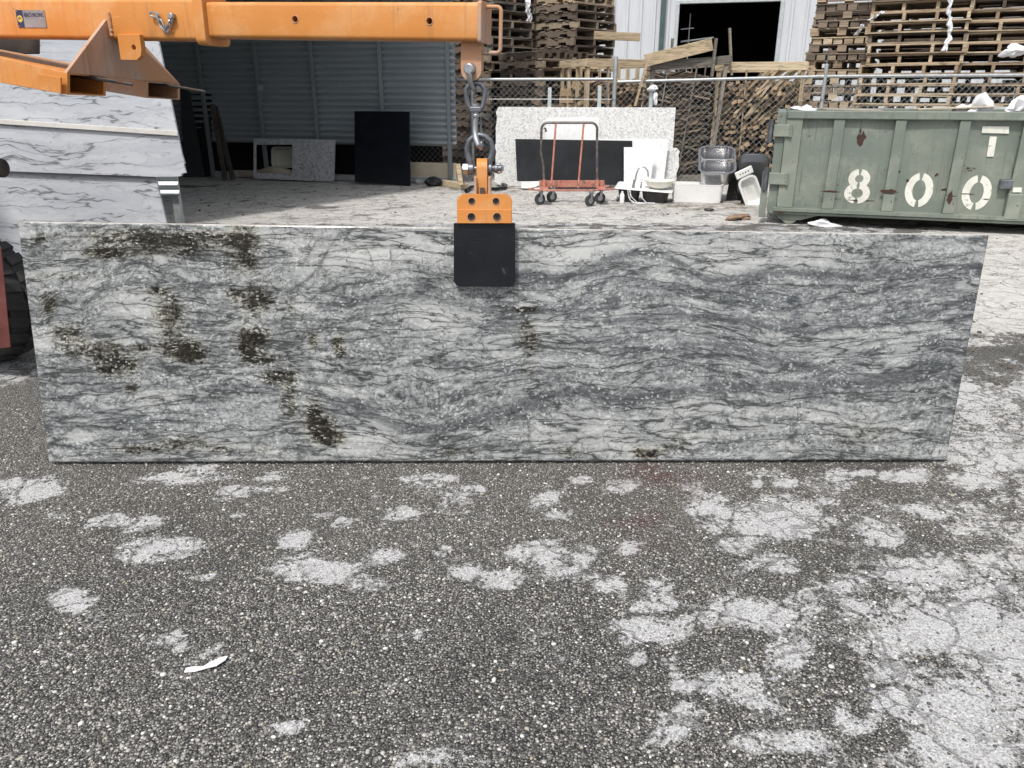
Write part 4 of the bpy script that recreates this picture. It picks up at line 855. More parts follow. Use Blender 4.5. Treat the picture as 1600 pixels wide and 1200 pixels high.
# ------------------------------------------------------------------ panel trolley
def Z(px, py, Y): return U(px, py, Y)
ct = thing('panel_trolley', 'rusty red panel trolley with tall tube handles on four casters', 'trolley', G(885, 318))
Yf, Yb = 6.72, 7.02
zd = Z(880, 297, Yf).z
FLc, FRc = G(843.5, 320), G(921.5, 322.5)
Yf = (FLc.y + FRc.y) / 2; zd = U(880, 297, Yf).z
tr = .011
c4 = [U(826, 293, Yf + .10), U(845, 298, Yf - .03), U(925, 300.5, Yf - .03), U(961, 295, Yf + .10), U(952, 289, Yf + .36), U(842, 288, Yf + .36)]
for p in c4: p.z = zd
MB().tube(c4, tr, 8, True).part('base_ring', M['cart_red'], ct, True)
MB().bar(Vector((c4[5].x, Yf + .25, zd + .045)), Vector((c4[4].x - .07, Yf + .25, zd + .045)), .012, .075).part('back_rail', M['cart_red'], ct, False, .003)
for x in (c4[5].x + .05, c4[4].x - .12): MB().bar(Vector((x, Yf - .03, zd + .008)), Vector((x, Yf + .35, zd + .008)), .10, .012).part('cross_plate', M['cart_red'], ct, False, .003)
top = U(890, 191, Yf + .2).z; yl = Yf + .2
xl, xr, xl0, xr0 = U(846, 205, yl).x, U(933, 205, yl).x, U(850, 290, yl).x, U(933, 290, yl).x
MB().tube([Vector((xl0, yl, zd)), Vector((xl0 - .01, yl, zd + .25)), Vector((xl - .004, yl, zd + .4)), Vector((xl, yl, top - .08))] + arc((xl + .07, yl, top - .075), .07, 180, 90, 5, (1, 0, 0), (0, 0, 1))[1:] + arc((xr - .07, yl, top - .075), .07, 90, 0, 5, (1, 0, 0), (0, 0, 1)) + [Vector((xr, yl, top - .12)), Vector((xr0, yl, zd))], .0145, 10).part('handle', M['cart_grey'], ct, True)
for a, b in (((868.5, 193), (861, 292)), ((912, 193), (903, 293))):
    MB().tube([U(*a, yl - .01), Vector((U(*b, yl - .05).x, yl - .08, zd + .01))], .0115, 10).part('upright', M['cart_red'], ct, True)
for x in (xl0, xr0): MB().box((x, yl, zd + .05), (.035, .04, .09)).part('socket', M['cart_red'], ct, False, .003)
MB().tube([Vector((xl + .03, yl - .02, top - .06)), Vector((xl + .05, yl - .02, top - .075)), Vector((xl + .045, yl - .025, top - .10)), Vector((xl + .06, yl - .02, top - .09))], .010, 7).part('rag', M['steel_dark'], ct, True)
for g, off in ((FLc, R(8)), (FRc, R(20)), (G(862, 316), R(5)), (G(937, 318), R(-25))):
    rw = .064; c = Vector((g.x, g.y, rw)); ax_ = Vector((math.sin(off) * .5 + .35, -math.cos(off), 0)).normalized()
    wv = Vector((-ax_.y, ax_.x, 0)); ring = lambda r, d, c=c, ax_=ax_, wv=wv: [c + ax_ * d + (wv * math.cos(2 * math.pi * k / 24) + Vector((0, 0, 1)) * math.sin(2 * math.pi * k / 24)) * r for k in range(24)]
    wl_ = MB().loft([ring(.012, .020), ring(.044, .016), ring(.058, .017), ring(rw, .010), ring(rw, -.010), ring(.058, -.017), ring(.044, -.016), ring(.012, -.020)], True, True).part('caster', M['tyre'], ct, True)
    MB().loft([ring(.010, .022), ring(.030, .0215), ring(.030, .019)], True).part('hub', M['steel'], wl_, True)
    for d in (.026, -.026): MB().bar(c + ax_ * d, Vector((c.x, c.y, zd - .012)) + ax_ * d * .8 + wv * .02, .03, .004, ax_).part('fork_plate', M['steel'], wl_, False, .001)
    MB().cyl(Vector((c.x, c.y, zd - .02)) + wv * .02, Vector((c.x, c.y, zd - .004)) + wv * .02, .03, 14).part('swivel_plate', M['steel'], wl_, True)

# ------------------------------------------------------------------ sinks
g = G(1005, 318); sy = g.y + .1; rim_z = .155
ds = thing('drop_in_sink', 'black two bowl sink with white rim and tap standing on the ground', 'sink', (g.x, sy, 0))
c_l, c_r = U(964, 290, sy + .02), U(1055, 300, sy - .02)
mrim = tilted(Vector(((c_l.x + c_r.x) / 2, sy + .10, rim_z)), R(4), R(-14), R(3)); Wd = .64
for i, (cx, w_) in enumerate(((-.17, .24), (.14, .30))):
    basin(MB(), mrim @ Matrix.Translation((cx, 0, -.004)), w_, .34, .145, .05, .86, .012, .006).part('bowl', M['black_sink'], ds, True)
mb = MB(); mb.M = mrim; mb.loft([rrect(Wd + .03, .44, .03, z, 4) for z in (0.002, .014)], True, True); mb.part('rim', M['ceramic'], ds, True, .004)
t0 = U(989, 291, sy); t0.z = rim_z + .02; up = lambda x, y: U(x, y, t0.y)
MB().cyl(up(989.5, 293), up(991, 281), .017, 14, .010).part('tap_base', M['inox'], ds, True)
MB().tube([up(989.5, 292), up(993, 280), up(995, 270), up(998, 263.5), up(1003, 260.5), up(1008, 262), up(1012, 267), up(1013, 276)], [.010, .009, .0085, .0085, .0085, .0085, .0085, .009], 10).part('tap_spout', M['inox'], ds, True)
MB().cyl(up(1001, 295), up(1002.5, 284), .010, 12, .006).part('side_spray', M['inox'], ds, True)
MB().bar(up(999.5, 281.5), up(1004.5, 280.5), .006, .006).part('tap_lever', M['inox'], ds, False, .001)
for k, pts in enumerate((((981, 297), (982, 308), (988, 318), (1000, 322)), ((983, 297), (987, 308), (996, 318), (1012, 321)), ((1000, 300), (1002, 308), (1010, 317), (1023, 322)), ((985, 298), (984, 312), (994, 320), (1008, 323)))):
    q = [U(x, y, sy - .09 - .02 * k) for x, y in pts]; q[-1].z = max(q[-1].z, .008)
    for p in q: p.z = max(p.z, .008)
    MB().tube(q, .0055, 7).part('supply_hose', M['plastic'], ds, True)
bc = mrim @ Vector((.17, -.03, .018)); n_r = 28
def ell_ring(c, a, b, z): return [c + Vector((a * math.cos(2 * math.pi * k / n_r), b * math.sin(2 * math.pi * k / n_r), z)) for k in range(n_r)]
MB().loft([ell_ring(bc, .10, .09, 0), ell_ring(bc, .145, .13, .03), ell_ring(bc, .165, .15, .075), ell_ring(bc, .185, .165, .082), ell_ring(bc, .185, .165, .09), ell_ring(bc, .15, .135, .086), ell_ring(bc, .09, .08, .03)], True, True).solo('oval_basin', M['ivory'], 'ivory oval wash basin resting on the black drop in sink', 'basin', None, True)
c = G(971.5, 318); MB().loft([rrect(.052, .04, .012, z, 4, c.x, c.y) if r == 1 else rrect(.052 * r, .04 * r, .012 * r, z, 4, c.x, c.y) for z, r in ((.003, .9), (.01, 1), (.095, 1), (.118, .6), (.122, .45), (.14, .45))], True, True).solo('white_bottle', M['plastic'], 'small white plastic bottle standing in front of the black sink', 'bottle', None, True)
c = G(962, 314); lump((c.x, c.y, .028), .04, 8, (1.2, .8, .7), 2, .5).solo('crumpled_paper', M['plastic'], 'crumpled white wrapper next to the small white bottle', 'litter')
# white apron sink and the steel double bowl on top of it
a, b = G(1054, 318), G(1138, 320.5); ax0 = Vector(((a.x + b.x) / 2, a.y + .19, 0)); aw = (b - a).length; ah = U(1095, 289, a.y).z
basin(MB(), tilted(Vector((ax0.x, ax0.y, ah)), 0, math.atan2(b.y - a.y, b.x - a.x)), aw - .06, .31, ah - .004, .03, 1.0, .022, .02).solo('apron_sink', M['ceramic'], 'white box shaped apron sink on the ground under the steel double bowl', 'sink', None, True)
st = thing('double_bowl_sink', 'shiny stainless double bowl sink tipped forward on the white apron sink', 'sink', (ax0.x, ax0.y, ah))
bc_ = U(1120, 257, a.y + .26)
MT = tilted(bc_ + Vector((.0, 0, .035)), R(27), R(-10), R(0))
for cy, d_, w_ in ((-.115, .27, .37), (.175, .25, .36)):
    basin(MB(), MT @ Matrix.Translation((0, cy, -.002)), w_, d_, .17, .085, .9, .008, .004, 7).part('bowl', M['inox'], st, True)
mb = MB(); mb.M = MT; out = rrect(.43, .60, .11, .0035, 8, 0, .03); inn = rrect(.385, .555, .09, .0035, 8, 0, .03)
mb.loft([out, [p + Vector((0, 0, .008)) for p in out], [p + Vector((0, 0, .008)) for p in inn], inn]); mb.loft([inn, out]); mb.part('rim', M['inox'], st, True)
mb = MB(); mb.M = MT; mb.box((0, .035, .0025), (.36, .022, .012)); mb.part('divider', M['inox'], st, False, .004)
# upturned dark bowl, black composite bowl, laundry basin on edge
gk = G(1178, 318)
basin(MB(), tilted(Vector((gk.x + .04, gk.y + .32, .30)), R(-80), R(-18)), .34, .46, .21, .08, .86, .012, .006, 7).solo('dark_steel_sink', M['dark_inox'], 'dark steel sink bowl turned on its side against the green container', 'sink', None, True)
o = MB(); basin(o, tilted(U(1150, 293, gk.y + .16) + Vector((0, 0, .016)), R(84), R(-72)), .30, .40, .17, .05, .85, .012, .006)
o.solo('composite_sink', M['black_sink'], 'black composite sink bowl standing on edge beside the apron sink', 'sink', None, True)
ub = thing('laundry_basin', 'white tap hole basin tilted on edge in front of the dark sinks', 'basin', G(1170, 326))
q = [U(x, y, gk.y - .16) for x, y in ((1163, 327), (1189, 315), (1182, 263), (1152, 267))]
ex = (q[1] - q[0]).normalized(); ez = (q[3] - q[0]).normalized(); nrm = ex.cross(ez).normalized(); nrm = nrm if nrm.y < 0 else -nrm
ML = basis(ex, ez - ex * ez.dot(ex), nrm, (q[0] + q[1] + q[2] + q[3]) / 4)
basin(MB(), ML @ Matrix.Translation((0, -.06, 0)), .17, .34, .06, .05, .80, .025, .012, 6).part('bowl', M['ceramic'], ub, True)
mb = MB(); mb.M = ML; mb.box((0, .185, -.012), (.20, .085, .025)); mb.part('tap_ledge', M['ceramic'], ub, False, .008)
for k in range(4):
    mb = MB(); mb.M = ML; mb.cyl((-.05 + .032 * k, .185, -.004), (-.05 + .032 * k, .185, .0015), .008, 12); mb.part('tap_hole', M['dark'], ub)
sheet('dark_scrap', [(1174, 300), (1182, 286), (1197, 302), (1196, 322), (1186, 316)], (1188, 317.5), 'dark grey flat scrap leaning between basin and green container', 'scrap', M['black_slate'], 9, .01)
# ------------------------------------------------------------------ green roll-off container
D0 = G(1213, 350); D0.z = 0
du = Vector((math.cos(R(-18)), math.sin(R(-18)), 0)); dn = Vector((du.y, -du.x, 0))   # dn towards the camera
if dn.y > 0: dn = -dn
DZ = Vector((0, 0, 1))
def DU(px, py): p = hit(px, py, D0, dn) - D0; return p.dot(du), p.z
def D(u, z, d=0): return D0 + du * u + DZ * z + dn * d
LEN, DEP = 4.6, 1.55
z_top = DU(1300, 173)[1]; z_rail = DU(1300, 186)[1]; z_bot = DU(1300, 327)[1]; z_b2 = DU(1300, 333)[1]; z_low = DU(1300, 338)[1]
con = thing('waste_container', 'green steel roll off waste container with white stencilled numbers', 'waste container', (D0.x, D0.y, 0))
def slabx(u0, u1, za, zb, d0, d1): return MB().hexa([D(u0, za, d0), D(u1, za, d0), D(u1, za, d1), D(u0, za, d1), D(u0, zb, d0), D(u1, zb, d0), D(u1, zb, d1), D(u0, zb, d1)])
e0 = DU(1222, 250)[0]; e1 = DU(1247, 250)[0]; eL = DU(1207, 250)[0]
mb = MB()
nb = 46                                              # dented skin between the ribs
for face, (d0, d1) in enumerate(((-.045, -.06),)):
    vs = []; fs = []; nz = 10
    for j in range(nz + 1):
        for i in range(nb + 1):
            u = e0 + (LEN - e0) * i / nb; z = z_bot + (z_top - .02 - z_bot) * j / nz
            b = .012 * math.sin(u * 2.1 + 1) * math.sin(z * 3.5) + .006 * math.sin(u * 7 + z * 5)
            vs.append(D(u, z, -.036 + b))
    for j in range(nz):
        for i in range(nb): k = j * (nb + 1) + i; fs.append((k, k + 1, k + nb + 2, k + nb + 1))
    mb.add(vs, fs)
skin = mb.part('side_skin', M['green'], con, True)
slabx(0, LEN, z_bot - .02, z_bot + .0, -.06, -DEP).part('floor', M['green'], con)
slabx(e0, LEN, z_bot, z_top - .01, -DEP + .04, -DEP).part('far_side', M['green'], con)
slabx(LEN - .04, LEN, z_bot, z_top - .01, -.06, -DEP + .04).part('end_wall', M['green'], con)
slabx(eL, e0 - .004, z_bot - .05, z_top - .012, -.012, -DEP).part('door', M['green'], con, False, .004)
slabx(e0, LEN, z_rail, z_top, .02, -.085).part('top_rail', M['green'], con, False, .008)
slabx(e0, LEN, z_rail, z_top, -DEP + .08, -DEP - .03).part('top_rail', M['green'], con, False, .008)
slabx(e0 - .03, LEN, z_b2, z_bot, .030, -.10).part('bottom_rail', M['green'], con, False, .003)
slabx(e0 - .06, LEN, z_low, z_b2 - .002, .012, -.12).part('sill_beam', M['green'], con, False, .008)
slabx(e0 - .03, LEN, z_low, z_bot, -DEP + .1, -DEP).part('sill_beam', M['green'], con, False, .008)
slabx(e0, e1, z_bot + .002, z_rail - .002, .006, -.06).part('corner_post', M['green_pale'], con, False, .004)
ribs = [1303, 1398, 1497, 1596]; us = [(DU((x - 8), 250)[0], DU(x + 9, 250)[0]) for x in ribs]; stp = us[-1][0] - us[-2][0]
while us[-1][1] + stp < LEN: us.append((us[-1][0] + stp, us[-1][1] + stp))
zmid = DU(1300, 300)[1]
for i, (a, b) in enumerate(us):
    slabx(a, b, zmid, z_rail - .002, .008, -.06).part('rib', M['green'], con, False, .006)
    slabx(a - .004, b + .004, z_bot + .002, zmid - .004, .012, -.06).part('rib_foot', M['green_pale'] if i % 2 else M['green'], con, False, .004)
for y in (204, 279):
    z = DU(1215, y)[1]; a, b = DU(1209 if y < 250 else 1201, y)[0], DU(1238 if y < 250 else 1232, y)[0]
    hg = slabx(a, b, z - .055, z + .055, .030, -.02).part('hinge_strap', M['green_pale'], con, False, .006)
    slabx(b - .022, b, z - .057, z + .057, .036, .031).part('hinge_weld', M['green'], hg, False, .002)
    MB().cyl(D(a - .028, z - .11, .0), D(a - .028, z + .10, .0), .026, 12).part('hinge_pin', M['steel_grey'], hg, True)
slabx(e0 - .004, e0 + .11, DU(1213, 200)[1], z_top - .004, .024, -.03).part('door_lug', M['green'], con, False, .004) if False else None
slabx(eL - .075, eL - .012, .06, DU(1200, 268)[1], .004, -.05).part('latch_post', M['green'], con, False, .005)
tri = [D(u, z, -.02) for u, z in ((e0 - .01, z_low), (e0 + .40, z_low), (e0 + .24, .045), (e0 + .04, .045))]
MB().prism(tri, -dn * .10).part('wheel_bracket', M['green'], con, False, .004)
MB().cyl(D(e0 + .13, .085, -.03), D(e0 + .13, .085, -.11), .085, 24).part('ground_roller', M['green'], con, True, .006)
MB().cyl(D(e0 + .13, .085, -DEP + .15), D(e0 + .13, .085, -DEP + .07), .085, 24).part('ground_roller', M['green'], con, True, .006)
for uu in (LEN - .4,):
    for dd in (-.03, -DEP + .15): MB().cyl(D(uu, .085, dd), D(uu, .085, dd - .08), .085, 24).part('ground_roller', M['green'], con, True, .006)
# numbers
def stroke(cx, cz, R1, R2, r1, r2, a0, a1, d=.003, n=14):
    o = [(cx + R1 * math.cos(R(a0 + (a1 - a0) * k / n)), cz + R2 * math.sin(R(a0 + (a1 - a0) * k / n))) for k in range(n + 1)]
    i = [(cx + r1 * math.cos(R(a0 + (a1 - a0) * k / n)), cz + r2 * math.sin(R(a0 + (a1 - a0) * k / n))) for k in range(n + 1)]
    mb = MB()
    for k in range(n):
        q = [(o[k]), (o[k + 1]), (i[k + 1]), (i[k])]
        mb.add([D(x, y, skin_d(x, y) + d) for x, y in q] + [D(x, y, skin_d(x, y) - .004) for x, y in q], [(0, 1, 2, 3), (0, 4, 5, 1), (3, 2, 6, 7), (1, 5, 6, 2), (0, 3, 7, 4)])
    return mb
def skin_d(u, z): return -.036 + .012 * math.sin(u * 2.1 + 1) * math.sin(z * 3.5) + .006 * math.sin(u * 7 + z * 5)
def join(*mbs):
    m = MB()
    for q in mbs: m.add(q.v, q.f)
    return m
for (x, y) in ((1437, 298), (1527.5, 302)):
    u, z = DU(x, y); join(stroke(u, z, .118, .155, .055, .092, 99, 261), stroke(u, z, .118, .155, .055, .092, -81, 81)).part('stencil_zero', M['white_paint'], con)
u, z = DU(1341, 292)
join(stroke(u, z + .072, .094, .088, .036, .034, 100, 258), stroke(u, z + .072, .094, .088, .036, .034, -78, 80), stroke(u, z - .062, .112, .098, .050, .044, 100, 260, .0045), stroke(u, z - .062, .112, .098, .050, .044, -80, 80, .0045)).part('stencil_eight', M['white_paint'], con)
def patch(px4, name, d, mat, par=con):
    q = [DU(*p) for p in px4]; mb = MB(); mb.add([D(a, b, skin_d(a, b) + d) for a, b in q] + [D(a, b, skin_d(a, b) - .006) for a, b in q], [(0, 1, 2, 3), (0, 4, 5, 1), (1, 5, 6, 2), (2, 6, 7, 3), (3, 7, 4, 0)]); return mb
join(patch(((1535, 208), (1578, 209), (1578, 198), (1536, 197.5)), '', .012, 0), patch(((1543, 245), (1554, 245), (1559, 214), (1548, 213.5)), '', .012, 0)).part('stencil_tee', M['white_paint'], con)
patch(((1581, 300), (1595, 300), (1596, 293), (1582, 293)), '', .07, 0).part('paper_tag', M['white_paint'], con)
u, z = DU(1572, 288); slabx(u - .05, u + .05, z - .04, z + .04, .02, -.05).part('latch_box', M['steel_grey'], con, False, .006)
u, z = DU(1583, 320); slabx(u - .06, u + .06, z - .13, z + .10, .035, -.05).part('step_bracket', M['green_pale'], con, False, .012)
# rust scars with their own ragged outline
for cx, cy, w_, h_, sd in ((1346, 218, 9, 15, 1), (1298, 299, 17, 2.2, 2), (1390, 299, 17, 4.5, 3), (1484, 308, 6, 13, 4), (1344, 314, 26, 1.4, 5), (1419, 283, 3, 3, 6), (1478, 297, 8, 3, 7), (1220, 331, 9, 3, 8), (1345, 205, 2, 7, 9), (1404, 268, 5, 2, 10), (1465, 274, 3, 4, 11), (1512, 304, 16, 1.2, 12), (1542, 312, 7, 1.4, 13)):
    rs = random.Random(sd); u, z = DU(cx, cy); sc_ = abs(DU(cx + 1, cy)[0] - u); n = 14; on = any(a < u < b for a, b in us) or z < z_bot
    pl = [(u + sc_ * w_ * math.cos(2 * math.pi * k / n) * rs.uniform(.45, 1.1), z + sc_ * h_ * math.sin(2 * math.pi * k / n) * rs.uniform(.45, 1.1)) for k in range(n)]
    dd = (.0315 if z < z_bot else .0135) if on else None
    MB().prism([D(a, b, dd if dd else skin_d(u, z) + .004) for a, b in pl], -dn * (.004 if dd else .012)).part('rust_scar', M['rust'], con)
# rubbish over the rim
def film(c, r, seed, sq, name, label, cat='rubbish bag', mat='plastic', amp=.9): return lump(c, r, seed, sq, 3, amp).solo(name, M[mat], label, cat, None, True)
film(D(.12, z_top - .03, -.25), .07, 11, (1.3, 1, .8), 'rubbish_bag', 'small white rubbish bag at the left corner of the container rim')
film(D(1.62, z_top - .02, -.35), .11, 12, (1.3, 1, .9), 'rubbish_bag', 'white rubbish bag in the middle of the container rim')
film(D(2.02, z_top - .02, -.3), .13, 13, (1.5, 1, .8), 'rubbish_bag', 'widest crumpled white bag on the container rim')
film(D(2.27, z_top + .05, -.35), .105, 14, (.8, .8, 1.3), 'rubbish_bag', 'tall thin white bag standing up from the container rim')
film(D(2.85, z_top - .03, -.3), .10, 15, (1.3, 1, .9), 'rubbish_bag', 'white bag at the right picture edge of the container rim')
for k, (u, l, a, d, lab) in enumerate(((.30, .50, -.01, -.20, 'flat brown cardboard sheet along the left of the container rim'), (1.1, .7, .03, -.3, 'pale torn board lying along the container rim'), (2.0, .4, .25, -.5, 'brown cardboard flap between the white bags on the container'))):
    p = D(u, z_top + .010, d); q = D(u + l, z_top + .010 + a, d - .1); MB().bar(p, q, .22, .012).solo('cardboard', M['card'] if k != 1 else M['beige_board'], lab, 'cardboard', None, False, .002)
film(D(2.2, z_top - .45, -.85), .42, 16, (3.6, .9, .6), 'debris_heap', 'dusty heap of mixed rubbish filling the container', 'rubbish', 'card', .15)

# ------------------------------------------------------------------ chain link fence
FA, FB_ = Vector((-2.0, 11.95, 0)), Vector((8.6, 10.45, 0))
fu = (FB_ - FA).normalized(); fn = Vector((fu.y, -fu.x, 0))
def FX(px, py=122): p = hit(px, py, FA, fn); return (p - FA).dot(fu), p.z
fence = thing('chain_link_fence', 'galvanised chain link fence with a top rail running behind the container', 'fence', (0, FA.y, 0))
def Fp(s, z, d=0): return FA + fu * s + DZ * z + fn * d
s_mid, _ = FX(961); zl, zr = FX(860, 124)[1], FX(1400, 118)[1]; zr0 = FX(975, 128)[1]
FLn = (FB_ - FA).length
MB().cyl(Fp(0, zl), Fp(s_mid - .03, zl), .021, 12).part('top_rail', M['galv_post'], fence, True)
MB().cyl(Fp(s_mid + .04, zr0), Fp(FX(1288)[0], FX(1288, 119.5)[1]), .021, 12).part('top_rail', M['galv_post'], fence, True)
MB().cyl(Fp(FX(1288)[0], FX(1288, 119.5)[1]), Fp(FLn, FX(1590, 116.5)[1]), .021, 12).part('top_rail', M['galv_post'], fence, True)
for px, ptop, r in ((961, 88, .030), (1289, 100, .024), (737, 104, .024)):
    s = FX(px)[0]; po = MB().cyl(Fp(s, 0, .005), Fp(s, FX(px, ptop)[1], .005), r, 14).part('fence_post', M['galv_post'], fence, True, .004)
    for z in (.35, .75, 1.12):
        MB().cyl(Fp(s, z - .012, .005), Fp(s, z + .012, .005), r + .005, 14).part('tie_band', M['steel'], po, True)
MB().cyl(Fp(s_mid - .10, .0), Fp(s_mid - .10, zl - .03), .008, 8).part('tension_bar', M['steel'], fence, True)
s = FX(1289)[0]; MB().cyl(Fp(s, FX(1289, 116)[1]), Fp(s, FX(1289, 74)[1]), .012, 6, .006).part('post_spike', M['steel_grey'], fence, True)
MB().cyl(Fp(0, zl - .26), Fp(s_mid, zl - .26), .0035, 6).part('tension_wire', M['galv_post'], fence, True)
pit = .082; nwire = int(FLn / pit * 2); mb = MB(); zt_ = 1.39
for i in range(nwire):
    nk = int(zt_ / (pit / 2)); pts = []
    for k in range(nk + 1):
        s = i * pit / 2 + pit / 4 * (-1) ** (k + i); zz_ = .03 + k * pit / 2; pts.append(Fp(s, zz_ + .012 * math.sin(i * .35), .006 * (-1) ** k))
    mb.tube(pts, .0027, 3, cap=False)
mb.part('wire_mesh', M['galv_post'], fence)['kind'] = 'stuff'
# A-frame slab rack whose uprights stand above the speckled slab
rk = thing('stone_rack', 'grey steel rack with three square uprights behind the speckled slab', 'rack', G(940, 287))
for (x, y) in ((859, 137), (937, 135), (1018, 135)):
    t_ = U(x, y, 11.22); b_ = Vector((t_.x - .01, 11.12, 0)); MB().bar(b_, t_, .05, .05, Vector((0, 1, 0))).part('upright', M['galv'], rk, False, .004)
a, b = U(840, 280, 11.2), U(1040, 280, 11.2); a.z = b.z = .06; MB().bar(a, b, .06, .06).part('rack_base', M['galv_post'], rk, False, .004)
c = U(1021, 138, 11.16); lump((c.x, c.y, c.z), .05, 21, (1.1, .5, .6), 3, .8).solo('white_rag', M['plastic'], 'white rag tied over the top of the rack upright', 'rag', None, True)
c = U(1024, 154, 11.16); lump((c.x, c.y, c.z), .05, 22, (.5, .4, 1.5), 3, .7).solo('rag_tail', M['plastic'], 'long hanging tail of the white rag beside the rack upright', 'rag', None, True)

# ------------------------------------------------------------------ pallets
def local_box(name, d, mat, bevel=False): return MB().box((0, 0, 0), d).mesh(name, mat)
def notched(name, L, t, h, mat):                     # stringer with two fork notches, along y
    p = [(-L / 2, -h / 2), (-L * .33, -h / 2), (-L * .31, -h * .05), (-L * .15, -h * .05), (-L * .13, -h / 2), (L * .13, -h / 2), (L * .15, -h * .05), (L * .31, -h * .05), (L * .33, -h / 2), (L / 2, -h / 2), (L / 2, h / 2), (-L / 2, h / 2)]
    return MB().prism([Vector((-t / 2, y, z)) for y, z in p], Vector((t, 0, 0))).mesh(name, mat)
def board_x(name, L, wd, th, mat, seed):
    rs = random.Random(seed); return MB().hexa([Vector((-L / 2 - rs.uniform(0, .012), -wd / 2, -th / 2)), Vector((L / 2 + rs.uniform(0, .012), -wd / 2, -th / 2 + rs.uniform(-.003, .003))), Vector((L / 2 + rs.uniform(-.01, .01), wd / 2, -th / 2)), Vector((-L / 2, wd / 2, -th / 2)), Vector((-L / 2, -wd / 2, th / 2)), Vector((L / 2, -wd / 2, th / 2 + rs.uniform(-.004, .004))), Vector((L / 2, wd / 2, th / 2)), Vector((-L / 2, wd / 2, th / 2))]).mesh(name, mat)
ME = {}
for key, mat in (('fresh', M['fresh_wood']), ('old', M['old_wood']), ('grey', M['grey_wood'])):
    ME[key] = dict(b=[board_x('deck_board', 1.22, .095, .018, mat, i) for i in range(4)], s=[local_box('stringer', (.042, 1.0, .092), mat)], n=[notched('stringer', 1.0, .042, .092, mat)],
                   b1=[board_x('deck_board', 1.0, .095, .017, mat, i + 9) for i in range(4)], blk=[local_box('block', (.118, .12, .078), mat)], b8=[board_x('deck_board', .86, .10, .016, mat, i + 20) for i in range(4)], s8=[local_box('stringer', (.12, .9, .085), mat)])
NUM = ['first', 'second', 'third', 'fourth', 'fifth', 'sixth', 'seventh', 'eighth', 'ninth', 'tenth', 'eleventh', 'twelfth', 'thirteenth', 'fourteenth', 'fifteenth', 'sixteenth', 'seventeenth', 'eighteenth', 'nineteenth', 'twentieth', 'lowest', 'lowest']
def pallet(key, kind):
    root = thing('pallet', '', 'pallet'); m = ME[key]; rs = random
    if kind == 'wide':                               # four stringers, open front, 1.22 wide
        for x in (-.585, -.2, .2, .585): link('stringer', m['s'][0], root, (x + rs.uniform(-.02, .02), 0, .064))
        for k in range(6): link('deck_board', rs.choice(m['b']), root, (rs.uniform(-.012, .012), -.45 + .18 * k, .119), (0, rs.uniform(-.004, .004), rs.uniform(-.01, .01)))
        for k in range(4): link('deck_board', rs.choice(m['b']), root, (rs.uniform(-.012, .012), -.45 + .3 * k, .009), (0, 0, rs.uniform(-.01, .01)))
    elif kind == 'notch':
        for x in (-.478, 0, .478): link('stringer', m['n'][0], root, (x, 0, .063))
        for k in range(6): link('deck_board', rs.choice(m['b1']), root, (rs.uniform(-.012, .012), -.45 + .18 * k, .117), (0, rs.uniform(-.006, .006), rs.uniform(-.012, .012)))
        for k in range(4): link('deck_board', rs.choice(m['b1']), root, (rs.uniform(-.012, .012), -.45 + .3 * k, .0085), (0, 0, rs.uniform(-.01, .01)))
    elif kind == 'open':
        for x in (-.37, 0, .37): link('stringer', m['s8'][0], root, (x, 0, .059))
        for k in range(4): link('deck_board', rs.choice(m['b8']), root, (rs.uniform(-.01, .01), -.4 + .27 * k, .110), (0, 0, rs.uniform(-.01, .01)))
    else:                                            # a row of six square block ends
        for k in range(6):
            for y in (-.38, .38): link('block', m['blk'][0], root, (-.355 + .142 * k, y + rs.uniform(-.015, .015), .039), (0, rs.uniform(-.02, .02), rs.uniform(-.04, .04)))
        for k in range(4): link('deck_board', rs.choice(m['b8']), root, (rs.uniform(-.01, .01), -.4 + .27 * k, .086), (0, 0, rs.uniform(-.01, .01)))
    return root
def stack(x, y, rot, zmax, key, kinds, hs, where, group, rail_px, lean=(0, 0), mixk=None):
    items = []; z = 0; k = 0
    while z < zmax:
        kd = kinds[k % len(kinds)]; items.append((z, kd, hs[kd])); z += hs[kd] + .003; k += 1
    over = []; under = []
    for z, kd, h in items:
        _, py, _ = proj(x, y, z + h / 2); (over if py < rail_px else under).append(z)
    for i, (z, kd, h) in enumerate(items):
        kk = key if mixk is None or random.random() > mixk[1] else mixk[0]
        o = pallet(kk, kd); f = z / 2.4
        o.location = (x + lean[0] * f + random.uniform(-.035, .035), y + lean[1] * f + random.uniform(-.03, .03), z); o.rotation_euler = (0, random.uniform(-.006, .006), R(rot) + random.uniform(-.05, .05))
        if z in over: txt = '%s pallet above the fence rail in the %s' % (NUM[min(over.index(z), 21)], where)
        else: txt = '%s pallet below the fence rail in the %s' % (NUM[min(len(under) - 1 - under.index(z), 21)], where)
        o['label'] = txt; o['group'] = group
HS = dict(wide=.1285, notch=.126, open=.118, blocks=.095)
def at(px, Y): return U(px, 130, Y).x
GR = 'pallets stacked behind the fence on the right'; GL = 'weathered pallets stacked behind the fence on the left'
stack(at(1300, 12.6), 12.6, -24, 2.5, 'old', ['open', 'blocks'], HS, 'mixed block stack left of the pale pallets', GR, 119, (.12, 0), ('fresh', .5))
stack(at(1414, 11.9), 11.9, -29, 2.5, 'fresh', ['wide'], HS, 'pale stack over the container middle', GR, 118, (.10, 0), ('old', .2))
stack(at(1556, 11.6), 11.6, -29, 2.5, 'fresh', ['wide'], HS, 'rightmost pale stack', GR, 117, (.16, 0), ('old', .12))
stack(at(848, 12.9), 13.2, 40, 1.68, 'old', ['notch'], HS, 'front left stack beside the yellow crate', GL, 124, (.03, 0))
